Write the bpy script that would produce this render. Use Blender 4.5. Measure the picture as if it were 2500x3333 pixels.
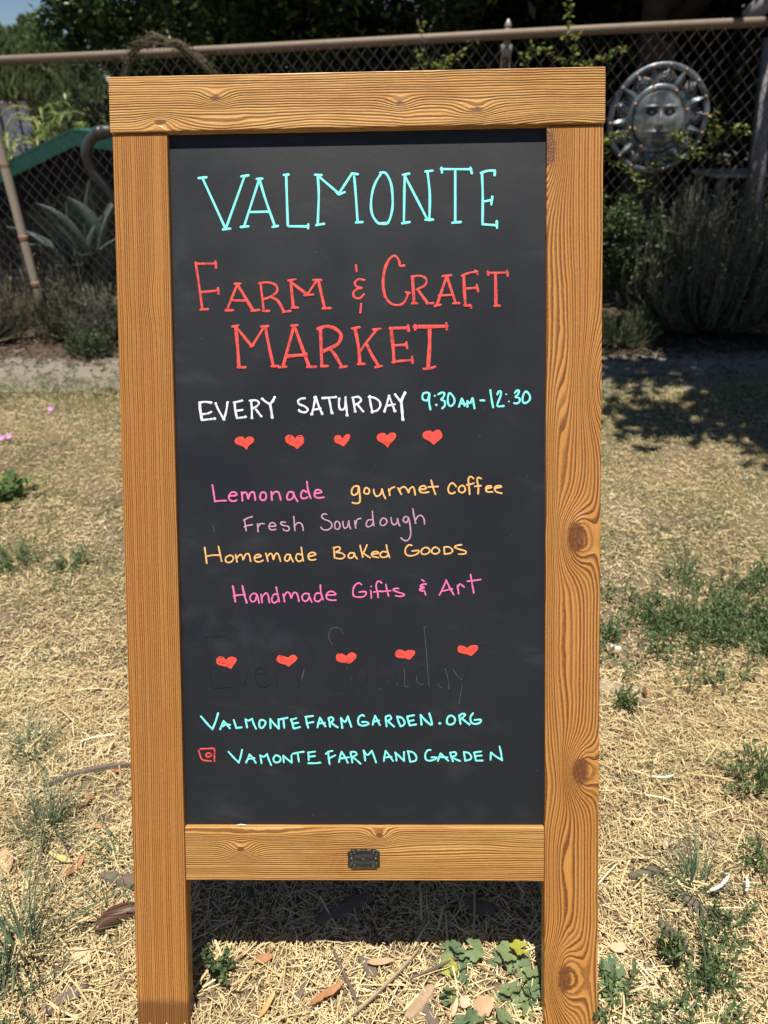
import bpy, math, random
import numpy as np
from mathutils import Vector, Matrix
rng = np.random.default_rng(7)
random.seed(7)
R = math.radians
scene = bpy.context.scene
COL = scene.collection
for o in list(bpy.data.objects): bpy.data.objects.remove(o)

# ------------------------------------------------------------------ camera
CAM = np.array([0.050646, -0.524691, 1.078683])
CW = np.array([[0.9997303, -0.0080437, -0.0217869], [0.0152748, -0.4789193, 0.877726], [-0.0174943, -0.8778221, -0.4786673]])          # columns: right, down, forward
cam = bpy.data.cameras.new('camera'); camo = bpy.data.objects.new('camera', cam); COL.objects.link(camo)
camo.matrix_world = Matrix(((CW[0][0], -CW[0][1], -CW[0][2], CAM[0]), (CW[1][0], -CW[1][1], -CW[1][2], CAM[1]),
                            (CW[2][0], -CW[2][1], -CW[2][2], CAM[2]), (0, 0, 0, 1)))
cam.sensor_fit = 'HORIZONTAL'; cam.sensor_width = 36; cam.lens = 34.56
cam.clip_start = 0.02; cam.clip_end = 400
cam.dof.use_dof = True; cam.dof.focus_distance = 0.96; cam.dof.aperture_fstop = 7.5
scene.camera = camo

def at(x, y, Y):                      # photograph pixel -> point on the vertical plane at distance Y
    d = CW @ np.array([(x - 1250) / 2400., (y - 1666.5) / 2400., 1.])
    return CAM + d * ((Y - CAM[1]) / d[1])
def gp(x, y, z=0.):                   # photograph pixel -> point on the ground
    d = CW @ np.array([(x - 1250) / 2400., (y - 1666.5) / 2400., 1.])
    return CAM + d * ((z - CAM[2]) / d[2])

# ------------------------------------------------------------------ light
SUN = Vector((-0.03, -0.15, 1.0)).normalized()
world = bpy.data.worlds.new('World'); scene.world = world; world.use_nodes = True
wn = world.node_tree
sky = wn.nodes.new('ShaderNodeTexSky'); sky.sky_type = 'NISHITA'; sky.sun_disc = False
sky.sun_elevation = math.asin(SUN.z); sky.sun_rotation = math.atan2(SUN.x, SUN.y)
sky.altitude = 900; sky.air_density = 1.0; sky.dust_density = 0.2; sky.ozone_density = 4.0
bg = wn.nodes['Background']; bg.inputs[1].default_value = 0.06
wn.links.new(sky.outputs[0], bg.inputs[0])
sl = bpy.data.lights.new('sun', 'SUN'); sl.energy = 5.0; sl.angle = R(0.53); sl.color = (1.0, 0.94, 0.84)
slo = bpy.data.objects.new('sun', sl); COL.objects.link(slo)
slo.rotation_euler = SUN.to_track_quat('Z', 'Y').to_euler(); slo.location = (0, 0, 8)
scene.view_settings.view_transform = 'Standard'; scene.view_settings.look = 'None'
scene.view_settings.exposure = 0.33; scene.view_settings.gamma = 1.0
scene.view_settings.use_curve_mapping = False

# ------------------------------------------------------------------ helpers
def tag(o, label=None, cat=None, group=None, kind=None):
    if label: o['label'] = label
    if cat: o['category'] = cat
    if group: o['group'] = group
    if kind: o['kind'] = kind
    return o
def empty(name, loc=(0, 0, 0), rot=(0, 0, 0)):
    o = bpy.data.objects.new(name, None); COL.objects.link(o); o.location = loc; o.rotation_euler = rot
    o.empty_display_size = 0.05
    return o
def link(name, me, parent=None, mat=None):
    if mat is not None and len(me.materials) == 0: me.materials.append(mat)
    o = bpy.data.objects.new(name, me); COL.objects.link(o)
    if parent is not None: o.parent = parent
    return o
class MB:
    """collects geometry for ONE mesh"""
    def __init__(s): s.v = []; s.f = []; s.sm = []
    def add(s, vs, fs, smooth=False):
        b = len(s.v); s.v += [tuple(map(float, p)) for p in vs]; s.f += [tuple(i + b for i in f) for f in fs]
        s.sm += [smooth] * len(fs)
    def box(s, x0, x1, y0, y1, z0, z1, bev=0.0, M=None):
        b = bev
        if b <= 0:
            vs = [(x, y, z) for x in (x0, x1) for y in (y0, y1) for z in (z0, z1)]
            fs = [(0, 1, 3, 2), (4, 6, 7, 5), (0, 4, 5, 1), (2, 3, 7, 6), (0, 2, 6, 4), (1, 5, 7, 3)]
        else:
            bm = __import__('bmesh').new(); import bmesh
            bmesh.ops.create_cube(bm, size=1)
            for v in bm.verts:
                v.co = Vector(((x0 + x1) / 2 + v.co.x * (x1 - x0), (y0 + y1) / 2 + v.co.y * (y1 - y0), (z0 + z1) / 2 + v.co.z * (z1 - z0)))
            bmesh.ops.bevel(bm, geom=bm.edges[:], offset=b, segments=2, profile=0.6, affect='EDGES')
            bm.verts.index_update(); vs = [tuple(v.co) for v in bm.verts]; fs = [tuple(v.index for v in f.verts) for f in bm.faces]; bm.free()
        if M is not None: vs = [tuple(M @ Vector(p)) for p in vs]
        s.add(vs, fs)
    def tube(s, pts, r, n=6, cap=True, flat=1.0):
        pts = [Vector(p) for p in pts]; m = len(pts)
        rr = r if isinstance(r, (list, tuple)) else [r] * m
        up = Vector((0.13, 0.21, 0.97)); vs = []; fs = []
        for i, p in enumerate(pts):
            t = (pts[min(i + 1, m - 1)] - pts[max(i - 1, 0)])
            if t.length < 1e-9: t = Vector((0, 0, 1))
            t.normalize(); a = t.cross(up)
            if a.length < 0.2: a = t.cross(Vector((1, 0, 0)))
            a.normalize(); b = t.cross(a)
            if i and a.dot(pa) < 0: a = -a; b = -b
            pa = a
            for k in range(n):
                an = 2 * math.pi * k / n; vs.append(p + (a * math.cos(an) + b * math.sin(an) * flat) * rr[i])
        for i in range(m - 1):
            for k in range(n):
                fs.append((i * n + k, i * n + (k + 1) % n, (i + 1) * n + (k + 1) % n, (i + 1) * n + k))
        if cap: fs.append(tuple(range(n))[::-1]); fs.append(tuple((m - 1) * n + k for k in range(n)))
        s.add(vs, fs, True)
    def ball(s, c, r, n=8, m=6, sc=(1, 1, 1)):
        vs = [(c[0], c[1], c[2] + r * sc[2])]; fs = []
        for i in range(1, m):
            th = math.pi * i / m
            for k in range(n):
                ph = 2 * math.pi * k / n
                vs.append((c[0] + r * sc[0] * math.sin(th) * math.cos(ph), c[1] + r * sc[1] * math.sin(th) * math.sin(ph), c[2] + r * sc[2] * math.cos(th)))
        vs.append((c[0], c[1], c[2] - r * sc[2]))
        for k in range(n): fs.append((0, 1 + k, 1 + (k + 1) % n))
        for i in range(m - 2):
            for k in range(n): a = 1 + i * n; fs.append((a + k, a + n + k, a + n + (k + 1) % n, a + (k + 1) % n))
        a = 1 + (m - 2) * n
        for k in range(n): fs.append((a + k, len(vs) - 1, a + (k + 1) % n))
        s.add(vs, fs, True)
    def mesh(s, name, mat=None, M=None):
        me = bpy.data.meshes.new(name)
        vs = s.v if M is None else [tuple(M @ Vector(p)) for p in s.v]
        me.from_pydata(vs, [], s.f); me.polygons.foreach_set('use_smooth', s.sm)
        if mat: me.materials.append(mat)
        me.update(); return me
    def build(s, name, mat, parent=None, M=None): return link(name, s.mesh(name, mat, M), parent)
def np_mesh(name, V, F, mat, tone=None, smooth=False):
    """V (n,3), F (m,k) equal sized faces, tone per vertex"""
    me = bpy.data.meshes.new(name); n = len(V); m, k = F.shape
    me.vertices.add(n); me.vertices.foreach_set('co', V.astype(np.float32).ravel())
    me.loops.add(m * k); me.loops.foreach_set('vertex_index', F.astype(np.int32).ravel())
    me.polygons.add(m); me.polygons.foreach_set('loop_start', np.arange(0, m * k, k, dtype=np.int32))
    me.polygons.foreach_set('loop_total', np.full(m, k, dtype=np.int32))
    if smooth: me.polygons.foreach_set('use_smooth', np.ones(m, dtype=bool))
    if tone is not None:
        a = me.attributes.new('tone', 'FLOAT', 'POINT'); a.data.foreach_set('value', tone.astype(np.float32))
    me.materials.append(mat); me.update(calc_edges=True); me.validate(); return me
def unit(a): return a / np.maximum(np.linalg.norm(a, axis=1, keepdims=True), 1e-9)
def leaves_np(P, L, Wd, D=None, up=0.35, fold=0.25, tone=None, droop=0.0):
    """kite shaped folded leaves; P base points, D direction"""
    n = len(P); 
    if D is None: D = rng.normal(size=(n, 3)); D[:, 2] = D[:, 2] * 0.6
    D = unit(D); N = rng.normal(size=(n, 3)); N[:, 2] = np.abs(N[:, 2]) + up * 3
    S = unit(np.cross(D, N)); N = unit(np.cross(S, D))
    L = np.broadcast_to(L, n)[:, None] * rng.uniform(.7, 1.3, (n, 1)); Wd = np.broadcast_to(Wd, n)[:, None] * rng.uniform(.75, 1.25, (n, 1))
    mid = P + D * L * 0.42; tip = P + D * L - N * L * droop
    V = np.stack([P, mid + S * Wd * .5 + N * Wd * fold, tip, mid - S * Wd * .5 + N * Wd * fold], 1).reshape(-1, 3)
    b = np.arange(n)[:, None] * 4
    F = np.concatenate([b + [[0, 1, 2]], b + [[0, 2, 3]]], 0)
    t = rng.uniform(0, 1, n) if tone is None else tone
    return V, F, np.repeat(t, 4)
def blades_np(P, H, Wd, lean=0.35, seg=2, tone=None, az=None):
    """grass blades: tapering, bending strips"""
    n = len(P); H = np.broadcast_to(H, n)[:, None] * rng.uniform(.6, 1.3, (n, 1)); Wd = np.broadcast_to(Wd, n)[:, None]
    a = rng.uniform(0, 2 * np.pi, n) if az is None else az
    d = np.stack([np.cos(a), np.sin(a), 0 * a], 1); b2 = a + np.pi / 2 + rng.normal(0, .5, n)
    s = np.stack([np.cos(b2), np.sin(b2), 0 * a], 1); le = np.abs(rng.normal(lean, lean * .5, (n, 1)))
    rows = []
    for i in range(seg + 1):
        t = i / seg; q = P + np.array([0, 0, 1.]) * H * (t - .25 * le * t * t) + d * H * le * t * t * 1.3 + d * H * le * .3 * t
        w = Wd * (1 - t * .93) * .5
        rows += [q - s * w, q + s * w]
    V = np.stack(rows, 1).reshape(-1, 3); k = 2 * (seg + 1); b = np.arange(n)[:, None] * k
    F = np.concatenate([b + [[2 * i, 2 * i + 1, 2 * i + 3, 2 * i + 2]] for i in range(seg)], 0)
    t = rng.uniform(0, 1, n) if tone is None else tone
    return V, F, np.repeat(t, k)
def vnoise(x, y, sc, seed=0):
    """cheap value noise for scattering"""
    r = np.random.default_rng(seed).uniform(0, 1, (64, 64)); X = np.asarray(x) / sc + 31.7; Y = np.asarray(y) / sc + 17.3
    i = np.floor(X).astype(int); j = np.floor(Y).astype(int); fx = X - i; fy = Y - j
    fx = fx * fx * (3 - 2 * fx); fy = fy * fy * (3 - 2 * fy); g = lambda a, b: r[a % 64, b % 64]
    return (g(i, j) * (1 - fx) + g(i + 1, j) * fx) * (1 - fy) + (g(i, j + 1) * (1 - fx) + g(i + 1, j + 1) * fx) * fy

# ------------------------------------------------------------------ materials
class NT:
    def __init__(s, name):
        s.m = bpy.data.materials.new(name); s.m.use_nodes = True; s.t = s.m.node_tree
        s.b = s.t.nodes['Principled BSDF']; s.out = s.t.nodes['Material Output']
    def n(s, typ, **kw):
        nd = s.t.nodes.new(typ)
        for k, v in kw.items(): setattr(nd, k, v)
        return nd
    def put(s, sock, v):
        if isinstance(v, bpy.types.NodeSocket): s.t.links.new(v, sock)
        else: sock.default_value = v
    def math(s, op, *a, clamp=False):
        nd = s.n('ShaderNodeMath', operation=op); nd.use_clamp = clamp
        for i, v in enumerate(a): s.put(nd.inputs[i], v)
        return nd.outputs[0]
    def add(s, a, b): return s.math('ADD', a, b)
    def sub(s, a, b): return s.math('SUBTRACT', a, b)
    def mul(s, a, b): return s.math('MULTIPLY', a, b)
    def sq(s, a): return s.math('MULTIPLY', a, a)
    def smooth(s, v, lo, hi, a=0., b=1.):
        nd = s.n('ShaderNodeMapRange', interpolation_type='SMOOTHSTEP')
        for i, q in enumerate((v, lo, hi, a, b)): s.put(nd.inputs[i], q)
        return nd.outputs[0]
    def noise(s, vec, scale, detail=3., rough=.55, dist=0.):
        nd = s.n('ShaderNodeTexNoise'); nd.inputs['Scale'].default_value = scale; nd.inputs['Detail'].default_value = detail
        nd.inputs['Roughness'].default_value = rough; nd.inputs['Distortion'].default_value = dist
        if vec is not None: s.t.links.new(vec, nd.inputs['Vector'])
        return nd.outputs['Fac']
    def obj(s): return s.n('ShaderNodeTexCoord').outputs['Object']
    def pos(s): return s.n('ShaderNodeNewGeometry').outputs['Position']
    def sep(s, v): nd = s.n('ShaderNodeSeparateXYZ'); s.t.links.new(v, nd.inputs[0]); return nd.outputs
    def comb(s, x, y, z):
        nd = s.n('ShaderNodeCombineXYZ')
        for i, v in enumerate((x, y, z)): s.put(nd.inputs[i], v)
        return nd.outputs[0]
    def scalev(s, v, k):
        nd = s.n('ShaderNodeVectorMath', operation='MULTIPLY'); s.t.links.new(v, nd.inputs[0]); nd.inputs[1].default_value = k
        return nd.outputs[0]
    def ramp(s, f, stops):
        nd = s.n('ShaderNodeValToRGB'); e = nd.color_ramp.elements
        while len(e) < len(stops): e.new(0.5)
        for q, (p, c) in zip(e, stops): q.position = p; q.color = (*c, 1)
        s.put(nd.inputs[0], f); return nd.outputs[0]
    def mix(s, f, a, b, mode='MIX'):
        nd = s.n('ShaderNodeMix', data_type='RGBA', blend_type=mode)
        s.put(nd.inputs[0], f)
        for sock, v in ((nd.inputs[6], a), (nd.inputs[7], b)):
            s.put(sock, (*v, 1) if isinstance(v, tuple) and len(v) == 3 else v)
        return nd.outputs[2]
    def bump(s, h, dist, strength=1.0):
        nd = s.n('ShaderNodeBump'); nd.inputs['Strength'].default_value = strength; nd.inputs['Distance'].default_value = dist
        s.t.links.new(h, nd.inputs['Height']); s.t.links.new(nd.outputs[0], s.b.inputs['Normal'])
    def attr(s, name): nd = s.n('ShaderNodeAttribute'); nd.attribute_name = name; return nd.outputs['Fac']
    def base(s, c, rough=.8, spec=.3, metal=0.):
        s.put(s.b.inputs['Base Color'], (*c, 1) if isinstance(c, tuple) and len(c) == 3 else c)
        s.put(s.b.inputs['Roughness'], rough); s.b.inputs['Specular IOR Level'].default_value = spec; s.put(s.b.inputs['Metallic'], metal)
        return s
def plain(name, c, rough=.8, spec=.3, metal=0., var=.25, sc=30., bump=0.):
    t = NT(name); n = t.noise(t.obj(), sc, 4.)
    t.base(t.mix(n, tuple(x * (1 - var) for x in c), tuple(min(1, x * (1 + var)) for x in c)), rough, spec, metal)
    if bump: t.bump(n, bump)
    return t.m
def leafmat(name, stops, rough=.5, spec=.35, trans=.35):
    t = NT(name); a = t.attr('tone'); c = t.ramp(a, stops); t.base(c, rough, spec)
    tr = t.n('ShaderNodeBsdfTranslucent'); t.t.links.new(c, tr.inputs[0])
    mx = t.n('ShaderNodeMixShader'); mx.inputs[0].default_value = trans
    t.t.links.new(t.b.outputs[0], mx.inputs[1]); t.t.links.new(tr.outputs[0], mx.inputs[2]); t.t.links.new(mx.outputs[0], t.out.inputs[0])
    return t.m

def wood(name, axis, lines, knots, tint=0., wav=1.0, seed=0., cx=0., curve=0., wet=False, soft=0.):
    """axis 'z': grain runs along z. lines = growth rings per metre across. knots: (across, along, s_across, s_along, push, core)"""
    t = NT(name); o = t.obj(); X, Y, Z = t.sep(o)
    A, Lg = (X, Z) if axis == 'z' else (Z, X)
    gv = t.comb(t.mul(A, 1.), t.mul(Y, 1.), t.add(t.mul(Lg, .12), seed))
    w1 = t.noise(gv, 9., 1.5, .5); w2 = t.noise(t.comb(A, Y, t.add(t.mul(Lg, .35), seed + 3)), 40., 2., .5)
    F = t.mul(t.sub(A, cx), lines)
    F = t.add(F, t.mul(t.sub(w1, .5), 9. * wav)); F = t.add(F, t.mul(t.sub(w2, .5), 1.6 * wav)); F = t.add(F, t.mul(Y, lines * .8))
    if curve: q = t.mul(t.sub(A, cx), 1.); F = t.add(F, t.mul(t.sq(q), curve))
    core = None; wj = t.mul(t.sub(t.noise(o, 60., 2.), .5), .35)
    for (ka, kl, sa, sl, push, cr) in knots:
        da = t.mul(t.sub(A, ka), 1 / sa); dl = t.mul(t.sub(Lg, kl), 1 / sl)
        d2 = t.add(t.add(t.sq(da), t.sq(dl)), t.mul(wj, .6)); g = t.math('EXPONENT', t.mul(d2, -1.))
        F = t.add(F, t.mul(g, push))
        if cr > 0:
            e = t.smooth(d2, cr * cr, cr * cr * .35); core = e if core is None else t.math('MAXIMUM', core, e)
    fr = t.math('FRACT', F)
    ed = t.mul(t.smooth(fr, .25, .74), t.smooth(fr, 1.0, .9))        # dark latewood line, sharp on one side
    cellv = t.math('FLOOR', F); jit = t.noise(t.comb(cellv, cellv, t.mul(Lg, 2.)), .73, 0.); ed = t.mul(ed, t.smooth(jit, .3, .55, .55, 1.))
    fib = t.noise(t.comb(t.mul(A, 1.), t.mul(Y, 1.), t.mul(Lg, .03)), 900., 2.); big = t.noise(gv, 14., 2.)
    blot = t.noise(t.comb(A, Y, t.mul(Lg, .5)), 22., 3.)
    li = t.mix(t.smooth(big, .35, .65), (.68, .345, .085), (.80, .46, .15)); li = t.mix(t.smooth(blot, .45, .75, 0., .55), li, (.50, .20, .04))
    li = t.mix(tint, li, (.54, .225, .05))
    li = t.mix(t.smooth(fib, .35, .7, 0., .35), li, (.42, .17, .035))
    c = t.mix(t.mul(ed, .86 - soft), li, t.mix(tint, (.15, .048, .009), (.105, .030, .006)))
    h = t.sub(t.mul(ed, 1.), t.mul(fib, .25))
    if core is not None:
        sc = t.noise(t.scalev(o, (1, 1, 1)), 420., 3., .6); c = t.mix(t.mul(core, .86), c, t.mix(sc, (.05, .016, .007), (.19, .055, .018)))
        h = t.add(t.mul(h, t.sub(1., core)), t.mul(core, t.mul(sc, .9 if axis == 'z' else .1)))
    fleck = t.noise(o, 520., 2.); c = t.mix(t.mul(t.smooth(fleck, .70, .76), t.smooth(t.noise(o, 18., 2.), .5, .62, 0., .5)), c, (.85, .62, .32))
    mott = t.noise(o, 240., 3., .6); c = t.mix(t.smooth(mott, .4, .8, 0., .13), c, (.85, .50, .2))
    if wet:
        wn_ = t.add(Lg, t.mul(t.noise(o, 60., 3.), .008)); c = t.mix(t.smooth(wn_, .058, .045, 0., .62), c, (.085, .028, .012))
    t.base(c, t.smooth(ed, 0., 1., .36, .52), .4); t.bump(h, .0011, .75)
    return t.m

# traced strokes: board coordinates in tenths of a millimetre (across, up)
WORDS = [
 ('turquoise top heading in tall thin capitals', 'turquoise', 28.8,
  '-2000,11199 -1901,11207;-1953,11203 -1670,10564;-1670,10564 -1416,11214;-1458,11210 -1367,11221;-1703,10559 -1613,10568;-1232,11173 -1436,10590;-1232,11173 -1154,10908 -1044,10587;-1265,11174 -1193,11177;-1478,10586 -1382,10592;-1075,10579 -1005,10591;-1363,10768 -1118,10769;-891,11217 -888,10979 -881,10597;-922,11218 -861,11222;-871,10584 -624,10577;-623,10602 -624,10555;-494,11210 -484,10972 -502,10608;-527,11213 -445,11207;-520,10591 -422,10607;-489,11198 -233,10978;-266,10998 -228,10968 -158,10992;-227,10980 -66,11215;-66,11220 11,11209;-38,11207 -22,11014 2,10617;-19,10618 61,10622;308,11224 222,11085 177,10911 180,10735 243,10621 307,10595 384,10611 431,10731 445,10881 427,11082 364,11213 292,11224;269,10603 384,10604;599,11191 592,10954 584,10608;576,11194 655,11207;561,10598 656,10612;601,11179 770,10851 871,10654;884,11228 911,10948 904,10628;859,11229 946,11237;855,10636 950,10637;1053,11255 1429,11246;1058,11270 1065,11213;1422,11264 1437,11196;1231,11230 1228,10603;1192,10593 1297,10601;1564,11199 1573,10937 1570,10567;1551,11197 1637,11223 1726,11223;1726,11223 1721,11166;1591,10849 1688,10865;1693,10905 1680,10810;1585,10567 1746,10554;1748,10604 1751,10521'),
 ('red painted words on the second line', 'red', 28.0,
  '-2063,10153 -2029,9903 -1990,9566;-2063,10138 -1803,10134;-1808,10159 -1804,10083;-2006,9780 -1777,9798;-1784,9828 -1778,9757;-2011,9561 -1917,9567;-1536,9871 -1672,9561;w1.30 -1536,9871 -1340,9541;-1570,9879 -1497,9880;-1694,9546 -1595,9550;-1361,9536 -1262,9548;-1613,9673 -1415,9665;-1238,9866 -1205,9539;-1256,9879 -1146,9890 -1043,9851 -1032,9774 -1111,9712 -1197,9682;w1.20 -1111,9712 -1021,9654 -945,9518;-1215,9534 -1137,9533;-961,9516 -862,9530;w1.20 -856,9906 -828,9580;-887,9907 -794,9921;-846,9570 -768,9569;w1.20 -849,9886 -649,9731;-683,9723 -574,9729;-644,9736 -525,9902;-571,9912 -468,9911;w1.30 -504,9901 -431,9562;-457,9555 -354,9558'),
 ('red ampersand between the painted words', 'red', 26.0,
  '-27,10089 -18,10013;79,9903 4,9912 -40,9874 -22,9823 47,9802 -10,9793 -62,9748 -50,9691 15,9675 72,9725;34,9604 23,9497'),
 ('red painted word at the right end of the second line', 'red', 27.2,
  '585,10075 528,10073 521,10132 470,10196 401,10159 340,10021 318,9844 350,9678 427,9596 530,9587 594,9637 629,9738;w1.20 393,10151 340,10046 313,9869 337,9691;603,9743 649,9732;w1.30 687,9934 705,9610;676,9935 789,9943 861,9899 840,9823 737,9774;w1.20 750,9774 877,9602;679,9602 741,9602;864,9597 947,9601;w1.20 1118,9933 993,9575;w1.20 1118,9933 1229,9602;1067,9934 1174,9945;965,9565 1039,9580;1199,9595 1276,9597;1019,9694 1199,9702;w1.30 1333,9935 1340,9753 1353,9570;1308,9935 1392,9967 1502,9986;1477,9999 1507,9953;1358,9778 1502,9786;1497,9821 1512,9738;1337,9570 1424,9559;1409,9574 1424,9539;1635,9968 1886,9967;1635,9984 1640,9943;1876,9988 1886,9927;w1.30 1732,9954 1737,9570;1717,9557 1788,9559'),
 ('red painted word in bold capitals on the third line', 'red', 29.6,
  'w1.30 -1567,9347 -1547,9078 -1536,8833;-1609,9343 -1536,9355;-1552,8828 -1453,8827;w1.10 -1560,9334 -1369,9096;-1382,9088 -1348,9101;-1356,9101 -1208,9330;-1240,9338 -1151,9344;w1.20 -1188,9329 -1148,9098 -1095,8840;-1118,8836 -1035,8840;w1.30 -824,9337 -970,8834;w1.30 -818,9337 -639,8830;-855,9343 -779,9350;-1030,8824 -931,8828;-663,8822 -551,8824;w1.20 -928,8967 -673,8974;-924,8944 -668,8989;w1.30 -487,9307 -475,8833;w1.40 -518,9300 -403,9332 -287,9292 -224,9214 -264,9112 -355,9062 -454,9018;w1.30 -368,9050 -299,8959 -223,8825;-483,8828 -400,8832;-242,8809 -158,8824;w1.30 -46,9301 -3,9058 11,8853;-83,9299 11,9313;-15,8848 68,8852;230,9280 86,9108 12,9006;186,9281 277,9290;w1.20 104,9090 162,8966 252,8819;207,8809 290,8823;w1.30 411,9295 435,9052 446,8868;w1.20 398,9296 625,9298;w1.20 626,9323 633,9259;443,9078 603,9086;603,9114 613,9042;425,8868 524,8882 674,8891;674,8932 679,8855;w1.50 708,9309 1115,9311;713,9330 718,9273;1110,9350 1115,9273;w1.50 901,9297 895,9046 878,8796;823,8781 898,8785 963,8805'),
 ('white painted words on the fourth line', 'white', 24.8,
  'w1.30 -2051,8386 -2044,8280 -2027,8168;-2059,8386 -1981,8395 -1902,8385;o22 -1908,8385;-2018,8238 -1951,8246 -1904,8266;-2024,8164 -1946,8171 -1863,8179;o20 -1863,8179;-1844,8371 -1810,8291 -1743,8169;-1743,8169 -1710,8277 -1691,8389;o20 -1844,8371;o20 -1743,8167;o18 -1688,8385;w1.10 -1601,8384 -1594,8289 -1575,8183;-1611,8381 -1554,8394 -1507,8404;o16 -1503,8404;-1570,8278 -1503,8285;o16 -1503,8285;-1572,8183 -1465,8195;o18 -1462,8197;-1387,8405 -1380,8286 -1382,8183;-1408,8403 -1327,8407 -1288,8378 -1309,8338 -1369,8302;-1349,8319 -1304,8259 -1262,8203;o20 -1382,8181;o18 -1262,8203;-1245,8423 -1195,8383 -1142,8356;w1.20 -1085,8441 -1115,8389 -1142,8356 -1130,8270 -1121,8184;o19 -1245,8423;o20 -1085,8441;o19 -1118,8184;-702,8426 -749,8422 -785,8392 -770,8352 -704,8325 -662,8285 -685,8252 -731,8250 -777,8269;o16 -698,8426;o18 -775,8273;-565,8435 -584,8330 -612,8223;-556,8435 -518,8316 -479,8230;-585,8278 -498,8296;o24 -565,8433;o22 -612,8223;o20 -479,8228;-470,8425 -297,8435;-390,8427 -371,8328 -357,8238;o19 -470,8424;o19 -301,8435;o22 -353,8238;-258,8416 -263,8340 -246,8280 -206,8280 -183,8319 -175,8424;-178,8424 -169,8312 -161,8210;o16 -258,8416;o16 -177,8431;o22 -161,8207;-83,8421 -70,8340 -57,8258;-91,8427 -20,8437 18,8409 7,8371 -48,8339;-29,8345 44,8251;o20 -57,8252;o17 44,8251;129,8433 144,8334 163,8249;119,8433 198,8419 257,8372 263,8313 223,8261 163,8249;o20 132,8437;o23 163,8245;377,8443 349,8345 318,8251;381,8439 415,8344 450,8252;349,8319 451,8337;o18 379,8443;o20 318,8251;o22 450,8252;w1.10 456,8459 495,8409 530,8363;w1.30 582,8480 548,8415 534,8356 544,8238 550,8143;o19 456,8459;o20 582,8480;o22 553,8140'),
 ('turquoise opening hours at the right of the fourth line', 'turquoise', 24.0,
  '891,8470 852,8481 812,8465 803,8412 832,8382 871,8392 891,8464 887,8365 903,8267;o15 961,8437;o16 979,8321;1003,8456 1050,8479 1082,8468 1069,8422 1040,8390 1082,8370 1088,8317 1053,8278;1146,8470 1124,8389 1137,8321 1171,8310 1207,8349 1201,8414 1146,8470;1303,8400 1286,8348 1266,8296;1303,8400 1326,8354 1339,8308;1279,8341 1345,8331;1372,8367 1374,8294;1372,8367 1411,8340 1440,8405 1451,8346 1464,8274;1539,8374 1589,8373;1665,8501 1681,8383 1700,8284;1753,8447 1773,8486 1799,8479 1792,8421 1753,8303 1834,8300;o12 1865,8446;o12 1900,8354;1976,8464 2002,8494 2026,8490 2015,8444 1983,8412 2029,8398 2035,8353 1996,8329 1966,8334;2114,8480 2075,8417 2079,8345 2114,8336 2160,8371 2162,8430 2114,8480'),
 ('bright pink cursive word naming a drink', 'pink', 21.6,
  '-1909,7328 -1894,7219 -1884,7139;-1884,7118 -1809,7125 -1734,7126;-1687,7186 -1612,7192 -1595,7205 -1623,7234 -1663,7231 -1693,7195 -1696,7149 -1665,7120 -1625,7120 -1600,7131;-1531,7234 -1526,7171 -1524,7122;-1526,7205 -1496,7230 -1468,7218 -1452,7158 -1446,7147;-1446,7153 -1422,7221 -1381,7232 -1365,7192 -1358,7129;-1261,7231 -1290,7203 -1293,7151 -1268,7128 -1234,7134 -1216,7174 -1226,7219 -1261,7231;-1149,7234 -1147,7179 -1142,7127;-1145,7190 -1105,7233 -1060,7229 -1040,7184 -1029,7130;-876,7228 -922,7228 -946,7177 -941,7137 -906,7131 -871,7159 -859,7216;-870,7228 -848,7170 -811,7109;-695,7226 -738,7250 -767,7198 -757,7153 -717,7146 -682,7163;-687,7360 -675,7255 -642,7146;-590,7208 -504,7221 -520,7248 -566,7254 -592,7214 -585,7168 -545,7151 -470,7159'),
 ('pale orange handwritten words with a looped g', 'orange', 20.8,
  '-29,7300 -82,7293 -112,7247 -110,7200 -77,7184 -37,7213 -22,7293 -10,7200 -8,7106 -31,7080 -71,7077 -105,7087;68,7276 46,7232 59,7202 97,7199 114,7225 108,7258 68,7276;170,7254 177,7205 203,7168 243,7177 270,7217 277,7257;277,7257 296,7190 320,7137;363,7256 372,7210 376,7176;370,7223 390,7263 437,7282;483,7268 507,7222 525,7188;496,7242 530,7275 570,7281 600,7247 616,7210;618,7210 636,7260 676,7280 693,7240 702,7180;762,7246 842,7259 822,7292 776,7286 755,7246 775,7213 822,7206 875,7216;909,7364 928,7284 961,7185;871,7278 995,7284;1227,7282 1187,7325 1147,7309 1124,7250 1140,7203 1180,7192 1210,7209;1300,7294 1260,7262 1266,7218 1306,7204 1339,7228 1335,7274 1300,7294;1449,7383 1419,7406 1389,7393 1383,7347 1392,7267 1399,7181;1362,7301 1425,7313 1452,7324;1547,7382 1505,7392 1494,7352 1511,7279 1507,7186;1465,7282 1544,7290;1610,7252 1677,7267 1663,7285 1624,7281 1604,7252 1624,7212 1690,7209;1723,7258 1802,7270 1782,7288 1736,7280 1716,7251 1743,7208 1809,7191'),
 ('faded mauve handwritten words about bread', 'mauve', 17.2,
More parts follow.
